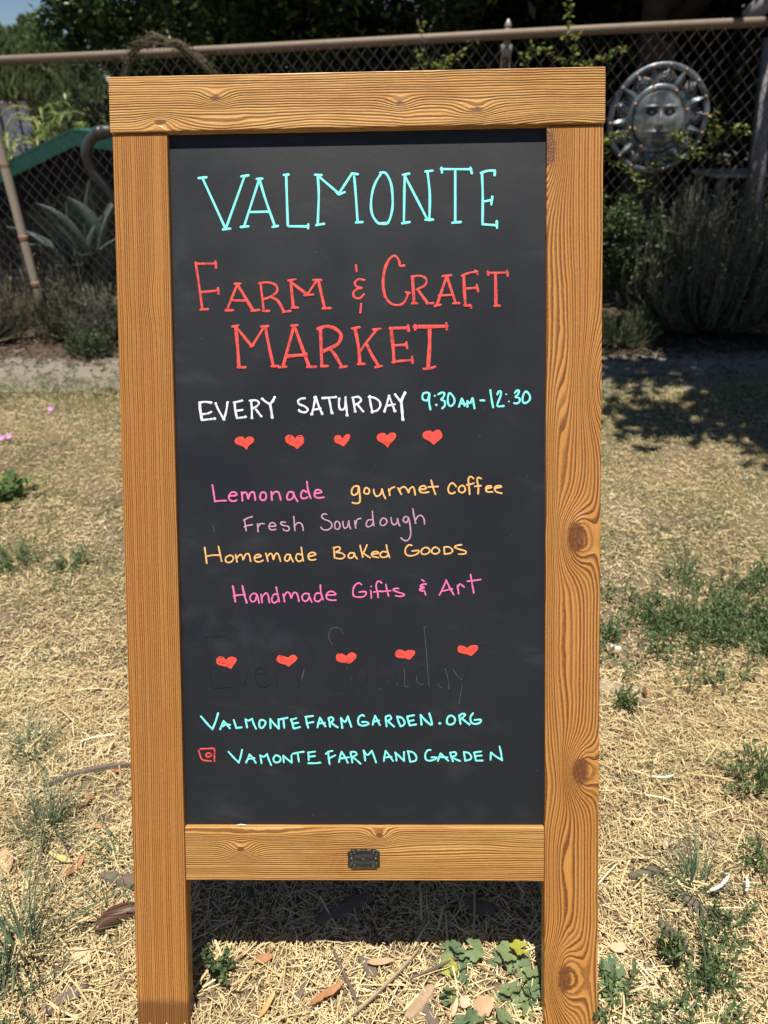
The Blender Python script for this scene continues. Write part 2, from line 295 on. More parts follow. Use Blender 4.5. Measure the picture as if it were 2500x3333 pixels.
  '-1505,6878 -1493,6803 -1483,6734;-1512,6872 -1457,6900 -1401,6917;-1507,6786 -1459,6802 -1401,6813;-1334,6824 -1332,6767 -1330,6721;-1330,6778 -1297,6824 -1248,6821;-1194,6789 -1102,6794 -1118,6829 -1158,6835 -1182,6800 -1180,6760 -1148,6743 -1100,6751;-974,6839 -1020,6845 -1034,6822 -998,6799 -941,6787 -924,6752 -947,6729 -987,6736 -1004,6753;-864,6913 -857,6821 -852,6731;-858,6786 -813,6832 -768,6820 -748,6774 -744,6734;-439,6938 -479,6944 -504,6910 -468,6875 -400,6846 -372,6806 -389,6760 -436,6737 -487,6743 -516,6772;-319,6845 -337,6794 -326,6754 -292,6745 -269,6782 -280,6834 -319,6845;-230,6845 -228,6793 -206,6758 -171,6781 -153,6850;-157,6850 -148,6792 -131,6749;-78,6853 -71,6799 -66,6759;-68,6799 -47,6866 2,6882;140,6865 93,6858 68,6805 92,6774 139,6791 159,6831;150,6974 157,6878 170,6787;283,6884 250,6837 259,6797 299,6790 336,6830 323,6870 283,6884;389,6887 400,6823 433,6796 464,6822 477,6875;473,6875 486,6822 502,6782;616,6888 573,6901 547,6868 557,6835 593,6828 617,6874 639,6741 636,6647 598,6594 551,6597 515,6628;670,7001 687,6900 706,6813;700,6854 740,6907 780,6913 813,6866 819,6803'),
 ('pale orange handwritten words about baked food', 'orange', 19.2,
  '-2028,6520 -2017,6422 -2005,6316;-1848,6532 -1829,6432 -1810,6340;-2008,6406 -1921,6420 -1824,6419;-1710,6415 -1754,6388 -1758,6345 -1723,6323 -1673,6344 -1656,6387 -1683,6415 -1710,6415;-1628,6425 -1618,6376 -1611,6331;-1613,6382 -1574,6422 -1547,6414 -1530,6360;-1527,6360 -1498,6424 -1465,6438 -1444,6402 -1433,6337;-1380,6380 -1298,6401 -1314,6423 -1358,6420 -1382,6386 -1370,6342 -1321,6329 -1270,6350;-1233,6439 -1220,6385 -1207,6336;-1215,6395 -1184,6433 -1154,6427 -1137,6360;-1135,6360 -1114,6422 -1081,6438 -1060,6394 -1045,6335;-919,6420 -963,6421 -990,6372 -975,6340 -937,6350 -914,6410;-919,6420 -904,6372 -881,6330;-779,6419 -822,6431 -844,6387 -829,6344 -791,6333 -758,6360;-772,6513 -763,6425 -748,6338;-682,6392 -590,6418 -611,6445 -660,6440 -685,6403 -672,6361 -634,6348 -589,6357;-352,6508 -349,6444 -343,6372;-357,6502 -296,6518 -271,6495 -284,6469 -329,6450 -252,6436 -213,6404 -233,6371 -285,6363 -324,6372;-94,6435 -142,6436 -168,6397 -149,6371 -104,6384 -84,6429;-93,6435 -78,6396 -52,6361;-12,6534 4,6454 21,6383;75,6538 46,6467 13,6428;26,6434 71,6402 119,6373;133,6421 223,6429 207,6450 162,6450 135,6421 154,6391 223,6375;329,6445 278,6452 245,6414 264,6381 316,6381 355,6413;326,6536 342,6452 367,6374;654,6530 613,6534 574,6489 571,6431 606,6398 677,6400 735,6430 741,6462 658,6456;819,6500 777,6462 786,6420 838,6416 883,6448 870,6489 819,6500;947,6503 911,6467 921,6428 966,6419 1009,6447 992,6489 947,6503;1069,6505 1073,6414;1069,6505 1134,6504 1176,6465 1153,6427 1075,6414;1292,6533 1230,6523 1207,6500 1268,6474 1343,6451 1345,6422 1307,6413 1255,6413'),
 ('bright pink handwritten words about presents', 'pink', 19.6,
  'w1.20 -1671,6013 -1655,5909 -1643,5813;w1.20 -1547,6019 -1525,5908 -1494,5797;-1666,5887 -1595,5898 -1514,5903;-1362,5907 -1405,5918 -1444,5886 -1447,5837 -1412,5809 -1379,5831 -1362,5896;-1362,5907 -1346,5853 -1331,5793;-1307,5907 -1298,5852 -1293,5800;-1297,5863 -1247,5920 -1215,5896 -1198,5797;-1085,5900 -1134,5906 -1164,5857 -1160,5808 -1119,5797 -1081,5835;-1107,5998 -1090,5906 -1070,5808;-1020,5905 -1008,5851 -1002,5807;-1007,5873 -976,5927 -938,5921 -915,5853;-912,5856 -884,5921 -846,5921 -825,5872 -815,5812;-684,5909 -738,5912 -771,5877 -766,5833 -729,5811 -690,5844 -679,5903;-684,5909 -669,5849 -648,5803;-532,5914 -587,5914 -609,5870 -604,5821 -556,5810 -512,5854;-533,6022 -527,5924 -501,5832;-457,5891 -338,5896 -370,5934 -424,5932 -455,5891 -447,5842 -393,5824 -334,5825;-1,6026 -30,6045 -76,6026 -109,5961 -103,5883 -52,5863 26,5869 59,5908 46,5934 -31,5928;118,5947 124,5895 127,5849;o12 126,5999;261,6044 235,6066 203,6057 189,5998 208,5920 214,5855;156,5927 247,5939;316,6024 331,5945 350,5874;253,5933 376,5943;477,5971 441,5973 409,5952 467,5925 544,5899 544,5877 492,5869 440,5877;780,6083 810,6062;w1.20 835,6027 784,6021 761,5995 809,5982 757,5963 764,5943 802,5943;815,5936 828,5888;1093,6071 1054,5980 1006,5883;w1.10 1093,6077 1138,5980 1189,5889;1047,5935 1170,5964;1238,6005 1247,5953 1253,5899;1243,5986 1273,6024 1324,5985;1408,6147 1427,6030 1449,5907;1367,6060 1447,6069 1539,6081'),
 ('turquoise web address in slanted capitals', 'turquoise', 24.0,
  '-2127,4296 -2056,4210 -1996,4142;-1900,4339 -1933,4234 -1980,4125;-1829,4234 -1855,4178 -1877,4125;-1829,4234 -1787,4184 -1749,4137;-1843,4166 -1800,4187 -1745,4182;-1695,4246 -1680,4197 -1666,4145;-1666,4141 -1593,4150;-1540,4256 -1531,4203 -1522,4149;-1540,4256 -1500,4240 -1454,4264;-1454,4264 -1434,4196 -1404,4132;-1317,4248 -1354,4233 -1359,4165 -1331,4140 -1294,4171 -1277,4221 -1317,4248;-1216,4260 -1213,4140;-1213,4257 -1166,4196 -1106,4131;-1106,4257 -1103,4131;-1092,4255 -1037,4267 -988,4276;-1041,4255 -1038,4202 -1033,4144;-940,4257 -925,4195 -911,4140;-943,4247 -873,4272;-922,4198 -849,4210;-905,4131 -828,4151;-748,4287 -737,4213 -719,4143;-753,4287 -654,4299;-738,4201 -649,4219;-563,4275 -582,4213 -597,4148;-563,4275 -527,4213 -492,4160;-582,4197 -500,4207;-450,4268 -439,4213 -431,4155;-450,4271 -405,4281 -387,4250 -418,4213;-415,4213 -376,4176 -331,4147;-288,4272 -281,4213 -271,4139;-288,4272 -236,4219 -196,4293;-196,4293 -176,4226 -153,4155;15,4298 -17,4311 -57,4272 -62,4205 -26,4172 33,4175 73,4192 47,4218 -12,4218;159,4298 139,4238 128,4182;161,4298 191,4238 220,4178;142,4222 210,4238;296,4284 302,4225 308,4161;296,4288 348,4304 367,4264 321,4231;328,4227 367,4191 406,4158;448,4284 465,4218 490,4164;446,4291 511,4271 543,4217 530,4178 490,4160;579,4290 591,4231 612,4171;579,4290 667,4306;599,4227 661,4240;614,4171 693,4184;752,4310 758,4250 764,4181;756,4306 810,4243 882,4177;866,4329 889,4250 901,4181;o20 1001,4197;1149,4302 1103,4269 1097,4203 1135,4181 1188,4203 1198,4263 1149,4302;1253,4302 1263,4243 1272,4190;1253,4296 1299,4326 1331,4309 1285,4262;1292,4262 1344,4216 1389,4183;1435,4331 1402,4282 1409,4216 1460,4189 1525,4209 1532,4246 1454,4242'),
 ('small red square icon with a ring inside it', 'red', 20.8,
  '-2143,3863 -2051,3865 -1963,3863 -1961,3776 -1963,3695;-2168,3841 -2145,3764 -2116,3714 -2006,3699;-2040,3807 -2075,3786 -2053,3757 -2010,3766 -2006,3795 -2040,3807'),
 ('turquoise account name on the last line', 'turquoise', 22.4,
  '-1773,3823 -1711,3751 -1645,3683;-1593,3850 -1613,3763 -1641,3676;-1496,3788 -1516,3738 -1544,3679;-1494,3788 -1454,3738 -1416,3676;-1516,3726 -1432,3738;-1356,3775 -1347,3726 -1340,3670;-1354,3775 -1308,3757 -1264,3794;-1264,3794 -1241,3713 -1212,3645;-1149,3775 -1180,3738 -1177,3695 -1138,3678 -1095,3701 -1094,3750 -1149,3775;-1054,3769 -1046,3682;-1051,3769 -1003,3725 -943,3676;-944,3775 -943,3676;-929,3794 -855,3812 -782,3822;-862,3800 -854,3738 -848,3691;-721,3812 -720,3762 -717,3710;-724,3812 -634,3824;-713,3756 -635,3765;-726,3669 -638,3669 -565,3676;-460,3824 -455,3737 -444,3657;-493,3793 -448,3824 -405,3834;-457,3731 -369,3775;-284,3823 -246,3759 -204,3675;-284,3823 -305,3759 -320,3686;-303,3732 -190,3748;-167,3812 -155,3746 -146,3679;-167,3819 -108,3819 -89,3786 -142,3752;-135,3746 -83,3705 -38,3663;4,3839 16,3772 24,3705;4,3839 55,3779 112,3836;112,3836 140,3759 166,3681;292,3832 278,3765 268,3699;292,3832 343,3765 389,3698;278,3745 369,3752;418,3812 428,3759 434,3702;418,3812 474,3758 530,3698;533,3818 532,3698;586,3825 598,3758 611,3692;579,3828 651,3812 692,3758 683,3705 617,3685;880,3845 840,3838 810,3785 820,3718 866,3702 931,3718 957,3745 892,3747;1010,3798 990,3745 974,3698;1014,3798 1062,3745 1110,3702;990,3751 1101,3745;1136,3801 1153,3745 1170,3694;1134,3809 1199,3814 1212,3778 1160,3751;1166,3747 1212,3718 1264,3698;1314,3804 1323,3758 1329,3711;1314,3818 1375,3804 1410,3758 1394,3718 1329,3702;1446,3808 1459,3758 1470,3704;1446,3811 1538,3824;1459,3764 1544,3771;1470,3702 1557,3704;1665,3811 1662,3757 1661,3715;1665,3811 1733,3757 1811,3711;1778,3890 1798,3797 1811,3707'),
 ('thin white scratches left from erased writing', 'scratch', 5.2,
  '-249,5380 -269,5435 -343,5469 -404,5442 -432,5374 -426,5306 -386,5242;-758,4932 -778,4836 -802,4765;-142,4807 -162,4759;-770,4891 -796,4809;800,5464 841,5477;807,5457 826,5240 838,5049 850,4872 867,4687;198,4942 205,4846;541,4934 550,4832 553,4688 603,4695;709,4831 704,4777 735,4722 789,4715;1073,4925 1106,4816 1119,4721 1118,4652;984,4748 991,4694 1031,4666;1173,4918 1233,4829 1300,4775;1303,4720 1280,4611 1252,4460;208,4648 249,4657;449,4736 454,4695;-1911,6800 -1897,6719;1800,6034 1806,6034'),
 ('dark ghost of erased handwriting under the lower hearts', 'ghost', 8.8,
  '-2037,5354 -1799,5360;-2044,5347 -2021,5156 -1992,4950 -1977,4695 -1739,4688;-1965,4943 -1815,4949;-1679,4921 -1561,4708 -1489,4934;-1388,4865 -1286,4865 -1285,4920 -1339,4948 -1394,4893 -1396,4783 -1343,4700 -1276,4693 -1200,4734;-1135,4933 -1113,4686;-1123,4865 -1027,4933 -946,4919;-946,4891 -826,4768;-763,4932 -827,4713 -851,4452;-386,5242 -306,5149;-147,4916 -148,4807 -218,4670 -340,4643 -447,4725 -473,4835;-18,4963 -73,4916 -94,4806 -62,4697 6,4697 61,4779 62,4888 -18,4963;199,5133 198,4942 215,4682;433,4928 439,4777;709,4831 736,4913 817,4940;965,4885 1006,4953 1073,4939;991,4776 1045,4844 1099,4775;1362,4993 1354,4856 1300,4747'),
]
HEARTS = [
 '-1477,7917 -1503,7944 -1570,7940 -1608,7905 -1602,7859 -1539,7831 -1492,7811 -1460,7777 -1439,7804 -1432,7824 -1371,7869 -1360,7909 -1390,7943 -1443,7943',
 '-832,7917 -862,7953 -922,7960 -960,7925 -950,7872 -898,7832 -845,7811 -808,7780 -765,7810 -721,7856 -719,7916 -749,7956 -802,7950',
 '-221,7915 -257,7951 -310,7947 -333,7905 -318,7859 -258,7832 -212,7808 -178,7838 -131,7903 -124,7949 -157,7967 -197,7944',
 '346,7948 319,7973 253,7968 217,7932 226,7879 285,7845 331,7812 354,7785 384,7831 445,7890 465,7936 445,7972 392,7976',
 '935,7981 895,8000 829,7985 800,7946 815,7899 881,7866 921,7832 945,7815 980,7845 1047,7903 1051,7956 1021,8003 968,8003',
 '-1785,5052 -1819,5084 -1873,5087 -1908,5052 -1906,4998 -1862,4974 -1774,4952 -1716,4926 -1685,4969 -1643,5024 -1649,5065 -1696,5086 -1744,5079',
 '-970,5076 -1024,5094 -1085,5104 -1115,5070 -1114,5022 -1053,4990 -999,4977 -961,4953 -918,4987 -856,5035 -851,5076 -889,5106 -936,5101',
 '-210,5094 -253,5119 -313,5124 -341,5088 -335,5033 -288,5008 -227,5002 -180,4989 -132,5012 -81,5059 -80,5107 -131,5137 -178,5121',
 '560,5148 523,5166 462,5170 432,5132 435,5081 488,5061 562,5057 611,5039 643,5063 684,5111 681,5152 630,5166 590,5162',
 '1362,5193 1322,5213 1262,5220 1235,5184 1248,5136 1308,5115 1369,5104 1413,5085 1456,5122 1503,5176 1490,5221 1436,5226 1389,5213',
]

# ------------------------------------------------------------------ ground, path, straw
def ground_mat():
    t = NT('dry_lawn_soil'); p = t.pos(); n1 = t.noise(p, 3., 5.); n2 = t.noise(p, 60., 5., .65); n3 = t.noise(p, 320., 3.)
    c = t.mix(n2, (.12, .088, .06), (.29, .22, .145)); c = t.mix(t.smooth(n1, .45, .65, 0., .5), c, (.20, .19, .085))
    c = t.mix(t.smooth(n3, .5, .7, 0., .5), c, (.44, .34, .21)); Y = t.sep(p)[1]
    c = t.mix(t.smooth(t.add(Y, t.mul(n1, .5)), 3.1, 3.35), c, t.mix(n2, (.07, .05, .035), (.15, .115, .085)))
    t.base(c, .95, .1); t.bump(t.add(n2, t.mul(n3, .5)), .012, .8); return t.m
def path_mat():
    t = NT('packed_dirt_path'); p = t.pos(); n1 = t.noise(p, 5., 5.); n2 = t.noise(p, 90., 5., .65)
    c = t.mix(n2, (.19, .17, .135), (.30, .27, .215)); c = t.mix(t.smooth(n1, .5, .7, 0., .45), c, (.22, .185, .13))
    t.base(c, .95, .1); t.bump(n2, .008, .7); return t.m
g = MB(); xs = [-150, -40, -10, -4, -2, 0, 2, 4, 10, 40, 150]; ys = [-60, -12, -3, 0, 3, 6, 12, 40, 250]
g.add([(x, y, 0) for y in ys for x in xs], [(j * 11 + i, j * 11 + i + 1, (j + 1) * 11 + i + 1, (j + 1) * 11 + i) for j in range(len(ys) - 1) for i in range(10)])
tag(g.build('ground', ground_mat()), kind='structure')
pm = MB(); N = 160; vs = []
for i in range(N + 1):
    x = -8 + 16 * i / N; w = float(vnoise(x, 0, .35, 3)) * .16 + float(vnoise(x, 5, .09, 4)) * .06
    w2 = float(vnoise(x, 9, .3, 5)) * .12 + float(vnoise(x, 7, .1, 6)) * .05
    vs += [(x, 2.42 + w - .02 * x, .004), (x, 3.02 + w2 - .02 * x, .004)]
pm.add(vs, [(2 * i, 2 * i + 2, 2 * i + 3, 2 * i + 1) for i in range(N)])
tag(pm.build('path', path_mat()), kind='structure')

STRAW = NT('straw'); a_ = STRAW.attr('tone')
sc_ = STRAW.ramp(a_, [(0., (.20, .13, .07)), (.10, (.36, .25, .12)), (.3, (.58, .44, .22)), (.7, (.76, .61, .34)), (1., (.88, .78, .53))])
STRAW.base(sc_, .55, .35); STRAW = STRAW.m
def straw_np(n, xy, lmin, lmax, w, zmax, tilt=.18, lite=False):
    P = np.stack([xy[:, 0], xy[:, 1], rng.uniform(.002, zmax, n)], 1); a = rng.uniform(0, np.pi * 2, n)
    L = (lmin + (lmax - lmin) * rng.uniform(0, 1, n) ** 2)[:, None]; ti = rng.normal(0, tilt, n)
    D = np.stack([np.cos(a) * np.cos(ti), np.sin(a) * np.cos(ti), np.sin(ti)], 1); S = np.stack([-np.sin(a), np.cos(a), rng.normal(0, .5, n)], 1); S = unit(S)
    W = (w * rng.uniform(.45, 1.7, n))[:, None]; bend = rng.normal(0, .06, (n, 1)) * L
    up = np.array([0, 0, 1.]); k = np.abs(rng.normal(0, .05, (n, 1))) * L
    p0 = P - D * L / 2; p1 = P + S * bend * .5 + up * k; p2 = P + D * L / 2 + S * bend * .3
    for q in (p0, p1, p2): q[:, 2] = np.maximum(q[:, 2], .0012)
    nn = unit(np.cross(D, S)); nn *= np.sign(nn[:, 2:3] + 1e-9)
    r = nn * W * .35
    V = np.stack([p0 - S * W / 2, p0 + r, p0 + S * W / 2, p1 - S * W / 2, p1 + r, p1 + S * W / 2, p2 - S * W * .4, p2 + r * .6, p2 + S * W * .4], 1).reshape(-1, 3)
    b = np.arange(n)[:, None] * 9
    F = np.concatenate([b + [[0, 1, 4, 3]], b + [[1, 2, 5, 4]], b + [[3, 4, 7, 6]], b + [[4, 5, 8, 7]]], 0)
    tone = np.clip(rng.beta(2.2, 1.7, n) * (.42 + .42 * vnoise(xy[:, 0], xy[:, 1], .09, 11) + .40 * vnoise(xy[:, 0], xy[:, 1], .3, 12)), 0, 1)
    tone = np.where(rng.uniform(0, 1, n) < .12, tone * .25, tone)
    if lite:      # far straws: flat strips without the ridge
        V = V.reshape(n, 9, 3)[:, [0, 2, 3, 5, 6, 8]].reshape(-1, 3); b = np.arange(n)[:, None] * 6
        return V, np.concatenate([b + [[0, 1, 3, 2]], b + [[2, 3, 5, 4]]], 0), np.repeat(tone, 6)
    return V, F, np.repeat(tone, 9)
def scatter(n, x0, x1, y0, y1): return np.stack([rng.uniform(x0, x1, n), rng.uniform(y0, y1, n)], 1)
def fov_scatter(n, y0, y1, m=.25):       # denser near the sign, as wide as the place seen from the front
    y = rng.uniform(y0, y1, n) if y1 - y0 < 1 else y0 + (y1 - y0) * rng.uniform(0, 1, n) ** 1.1
    h = .56 + .62 * (y + .05) + m; return np.stack([rng.uniform(-1, 1, n) * h, y], 1)
def cat3(lst):
    V = []; F = []; T = []; b = 0
    for v, f, t in lst: V.append(v); F.append(f + b); T.append(t); b += len(v)
    return np.concatenate(V), np.concatenate(F), np.concatenate(T)
xy1 = fov_scatter(135000, -.2, .72, .42); xy2 = fov_scatter(190000, .7, 2.6, .8)
keep = vnoise(xy2[:, 0], xy2[:, 1], .16, 21) + rng.uniform(-.3, .5, len(xy2)) > .30; xy2 = xy2[keep]
k1 = vnoise(xy1[:, 0], xy1[:, 1], .07, 22) * .6 + vnoise(xy1[:, 0], xy1[:, 1], .19, 23) * .55 + rng.uniform(-.2, .6, len(xy1)) > .36; xy1 = xy1[k1]
big = scatter(1300, -.9, .95, -.1, .7)
pe = np.c_[rng.uniform(-3.2, 3.2, 9000), 2.42 + np.abs(rng.normal(0, .16, 9000))]; xy2 = np.r_[xy2, pe]
V, F, T = cat3([straw_np(len(xy1), xy1, .004, .036, .0011, .014), straw_np(len(xy2), xy2, .005, .028, .0014, .011, .18, True), straw_np(len(big), big, .03, .085, .0021, .018, .12)])
tag(link('straw', np_mesh('straw', V, F, STRAW, T)), 'loose pale yellow straw strewn thickly over the dry lawn', 'straw', kind='stuff')

GRASS = leafmat('grass_blades', [(0., (.085, .13, .045)), (.45, (.15, .20, .075)), (.7, (.29, .29, .13)), (1., (.58, .48, .26))], .6, .25, .3)
xy = fov_scatter(95000, .42, 2.75, .35); gm = .02 + vnoise(xy[:, 0], xy[:, 1], .22, 31) * .6 + vnoise(xy[:, 0], xy[:, 1], .07, 32) * .4 + (xy[:, 1] - 1.2) * .11
keep = gm + rng.uniform(-.22, .22, len(xy)) > .50; xy = xy[keep]; gm = gm[keep]
tone = np.clip(1.35 - gm * 1.35 + rng.normal(0, .26, len(xy)), 0, 1)
V, F, T = blades_np(np.c_[xy, np.full(len(xy), .001)], .021, .0022, .75, 2, tone)
xf = np.c_[rng.uniform(-3.4, 3.4, 14000), 2.50 + rng.normal(0, .15, 14000)]; xf = xf[vnoise(xf[:, 0], xf[:, 1], .18, 41) + rng.uniform(-.2, .2, len(xf)) > .42]; V2, F2, T2 = blades_np(np.c_[xf, np.full(len(xf), .001)], .035, .003, .5, 2, rng.uniform(0, .9, len(xf)))
V, F, T = cat3([(V, F, T), (V2, F2, T2)])
tag(link('grass', np_mesh('grass', V, F, GRASS, T)), 'short half dry grass growing through the straw', 'grass', kind='stuff')

# feathery low weeds, right of the board: nobody could count the stems of the big patch
WEED = leafmat('weed_leaf', [(0., (.085, .135, .055)), (.6, (.17, .24, .10)), (1., (.34, .40, .19))], .55, .3, .3)
def feather(P0, nst, h, rad, nl=22, ll=.011, lw=.0035, seed=0):
    """stems with many tiny leaves"""
    out = []
    for i in range(nst):
        a = rng.uniform(0, 2 * np.pi); r = rad * rng.uniform(.2, 1.); b = np.array([P0[0], P0[1], .0]) + np.array([np.cos(a), np.sin(a), 0]) * rng.uniform(0, rad * .35)
        e = b + np.array([np.cos(a) * r, np.sin(a) * r, h * rng.uniform(.5, 1.1)]); t = np.linspace(.1, 1, nl)[:, None]
        p = b + (e - b) * t; p[:, 2] = b[2] + (e[2] - b[2]) * np.sin(t[:, 0] * 1.4)
        D = unit(rng.normal(size=(nl, 3)) + (e - b) / np.linalg.norm(e - b) * 1.2 + np.array([0, 0, .3]))
        out.append(leaves_np(p, ll, lw, D, .4, .15, np.clip(rng.normal(.35, .25, nl), 0, 1)))
        S = blades_np(b[None], np.linalg.norm(e - b), .0018, .1, 2, np.array([.3]), np.array([a])); 
    return cat3(out)
lst = []
for i in range(235):
    a = rng.uniform(0, 2 * np.pi); r = rng.uniform(0, 1) ** .75; x = .80 + .40 * r * math.cos(a); y = .87 + .22 * r * math.sin(a) + .1 * (x - .7)
    if rng.uniform() < .25: x += rng.normal(0, .15); y += rng.normal(0, .1)
    if vnoise([x], [y], .075, 77)[0] < .42: continue
    lst.append(feather((x, y), 7, .045, .045, 12, .013, .004))
tag(link('weed_patch', np_mesh('weed_patch', *cat3(lst)[:2], WEED, cat3(lst)[2])), 'wide low mat of dark green feathery weeds on the lawn right of the board', 'weeds', kind='stuff')
def weed(x, y, label, nst=26, h=.06, rad=.07, ll=.014, lw=.004, nl=16):
    v, f, t = feather((0, 0), nst, h, rad, nl, ll, lw); me = np_mesh('feathery_weed', v, f, WEED, t)
    o = link('feathery_weed', me); o.location = (x, y, 0); tag(o, label, 'weed')
p = gp(2440, 2560); weed(p[0], p[1], 'dark feathery weed at the right edge of the lawn, midway down', 34, .05, .06)
p = gp(2230, 3330); weed(p[0] + .02, p[1] - .01, 'grey green feathery weed in the bottom right corner of the lawn', 24, .045, .075)
p = gp(2020, 3330); weed(p[0], p[1], 'feathery weed creeping across the foot of the right stile', 20, .035, .07)
p = gp(2300, 3180); weed(p[0], p[1], 'small feathery weed above the corner weed near the right foot', 18, .05, .04)
p = gp(2180, 3130); weed(p[0], p[1], 'thin upright feathery weed between the mallow and the right edge', 12, .06, .02)
p = gp(2030, 2310); weed(p[0], p[1], 'small feathery weed beside the red leaf below the weed mat', 14, .05, .03)
p = gp(2490, 2830); weed(p[0], p[1], 'dark weed cut by the right edge above the white feathers', 18, .05, .04)
p = gp(2230, 3040); weed(p[0] + .06, p[1], 'low dark weed right of the two grey bark chips', 14, .03, .04)
p = gp(50, 1830); weed(p[0], p[1], 'dark green matted weed on the lawn at the left edge', 60, .03, .12)
p = gp(350, 1840); weed(p[0] - .1, p[1], 'smaller dark green weed right of the matted weed at left', 26, .03, .07)
p = gp(640, 3200); weed(p[0] + .03, p[1] + .01, 'small round leaved weed inside the left foot of the board', 12, .05, .022, .008, .007)

TUFT = leafmat('tuft_blades', [(0., (.07, .115, .065)), (.6, (.16, .22, .12)), (.85, (.34, .35, .19)), (1., (.55, .46, .25))], .5, .35, .3)
def tuft(x, y, label, n, h, w, lean, spread=.015):
    P = np.c_[rng.normal(0, spread, n), rng.normal(0, spread, n), np.zeros(n)]
    v, f, t = blades_np(P, h, w, lean, 4, np.clip(rng.normal(.38, .25, n), 0, 1), np.arctan2(P[:, 1], P[:, 0]) + rng.normal(0, .5, n))
    o = link('grass_tuft', np_mesh('grass_tuft', v, f, TUFT, t)); o.location = (x, y, 0); tag(o, label, 'grass tuft', 'grass tufts in the straw')
for (px, py, lab, n, h, w, le) in ((100, 2450, 'dense dark grass tuft, highest of the tufts at left', 110, .055, .0022, .8), (162, 2700, 'bushy green grass tuft above the orange dry leaves', 130, .075, .0024, .7),
        (393, 2810, 'small grass tuft touching the left stile', 26, .05, .0034, .8), (352, 2985, 'thin sparse grass tuft below the bark piece by the left stile', 22, .06, .0026, .7),
        (70, 3110, 'largest grass tuft with long blades in the bottom left', 80, .125, .0034, .75), (20, 3290, 'short grass tuft in the bottom left corner', 34, .06, .003, .8),
        (2260, 2900, 'spreading grass tuft left of the white feathers', 90, .07, .0026, .9), (2190, 3090, 'wispy grass tuft above the lower bark chips at right', 20, .05, .002, .6),
        (2110, 2560, 'faint wispy tuft on the straw right of the board', 24, .05, .002, .8)):
    p = gp(px, py); tuft(p[0], p[1], lab, n, h, w, le)

# lobed mallow leaves
def palm_leaf(seed, r=.014):
    q = random.Random(seed); m = MB(); n = 35; vs = [(0, 0, 0)]; ring = []
    for i in range(n + 1):
        a = -math.pi * .86 + math.pi * 1.72 * i / n; lobe = abs(math.cos(a * 2.55)) ** .6; rr = r * (.68 + .34 * lobe) * (1 + .06 * q.uniform(-1, 1) + (.04 if i % 2 else -.04))
        ring.append((rr * math.cos(a), rr * math.sin(a), r * (.22 * lobe - .10 * math.cos(a * 5.1)) * .9))
    mid = [(x * .55, y * .55, z * .25 + r * .05 * math.cos(9 * i)) for i, (x, y, z) in enumerate(ring)]
    vs += mid + ring; N1 = n + 1
    fs = [(0, 1 + i, 2 + i) for i in range(n)] + [(1 + i, 1 + N1 + i, 2 + N1 + i, 2 + i) for i in range(n)]
    m.add(vs, fs, True); return m
def mallow_mat(name, c1, c2):
    t = NT(name); o = t.obj(); n = t.noise(o, 260., 3.); c = t.mix(n, c1, c2); t.base(c, .6, .3); t.bump(n, .0006, .6)
    tr = t.n('ShaderNodeBsdfTranslucent'); t.t.links.new(c, tr.inputs[0]); mx = t.n('ShaderNodeMixShader'); mx.inputs[0].default_value = .3
    t.t.links.new(t.b.outputs[0], mx.inputs[1]); t.t.links.new(tr.outputs[0], mx.inputs[2]); t.t.links.new(mx.outputs[0], t.out.inputs[0]); return t.m
MG = mallow_mat('mallow_green', (.18, .25, .11), (.30, .38, .18)); MY = mallow_mat('mallow_yellow', (.38, .40, .05), (.52, .50, .08)); MD = mallow_mat('mallow_dark', (.13, .20, .10), (.22, .30, .16))
PL = {k: [palm_leaf(s).mesh('leaf', m) for s in range(4)] for k, m in (('g', MG), ('y', MY), ('d', MD))}
STEM = plain('green_stem', (.14, .19, .07), .6)
def mallow(x, y, label, leaves):
    r = empty('mallow_plant', (x, y, 0)); tag(r, label, 'plant', 'mallow plants around the right foot'); st = MB()
    for (dx, dy, z, s, k) in leaves:
        st.tube([(0, 0, 0), (dx * .5, dy * .5, z * .75), (dx, dy, z)], .0007, 5)
        o = link('leaf', PL[k][random.randrange(4)], r); o.location = (dx, dy, z + .0008); o.scale = (s * .74, s * .74, s * .74)
        o.rotation_euler = (R(24) + random.uniform(-.5, .5), random.uniform(-.5, .5), random.uniform(0, 6.28))
    st.build('stem', STEM, r)
def pl(px, py, label, pts):
    c = gp(px, py); mallow(c[0], c[1], label, [(gp(a, b, z)[0] - c[0], gp(a, b, z)[1] - c[1], z, s, k) for a, b, z, s, k in pts])
pl(1475, 3130, 'leafy green mallow at the shadow edge, leftmost of the mallows', [(1455, 3090, .02, 1.1, 'g'), (1485, 3085, .025, 1.15, 'd'), (1455, 3120, .015, .9, 'g'), (1500, 3105, .02, .9, 'd'), (1460, 3150, .012, 1.15, 'y'), (1478, 3165, .01, 1., 'g'), (1505, 3140, .014, .9, 'd'), (1440, 3140, .01, .8, 'g'), (1515, 3160, .01, .7, 'd')])
pl(1540, 3110, 'single bright lobed mallow leaf at the shadow edge', [(1543, 3092, .028, 1.45, 'g'), (1535, 3130, .012, .8, 'd')])
pl(1650, 3110, 'pair of broad mallow leaves between the bright leaf and the yellow leaf', [(1652, 3100, .026, 1.5, 'g'), (1622, 3110, .02, .95, 'd'), (1668, 3120, .016, 1., 'g'), (1600, 3140, .012, .7, 'd')])
pl(1692, 3105, 'yellow mallow leaf beside the right foot of the board', [(1692, 3088, .03, 1.35, 'y')])
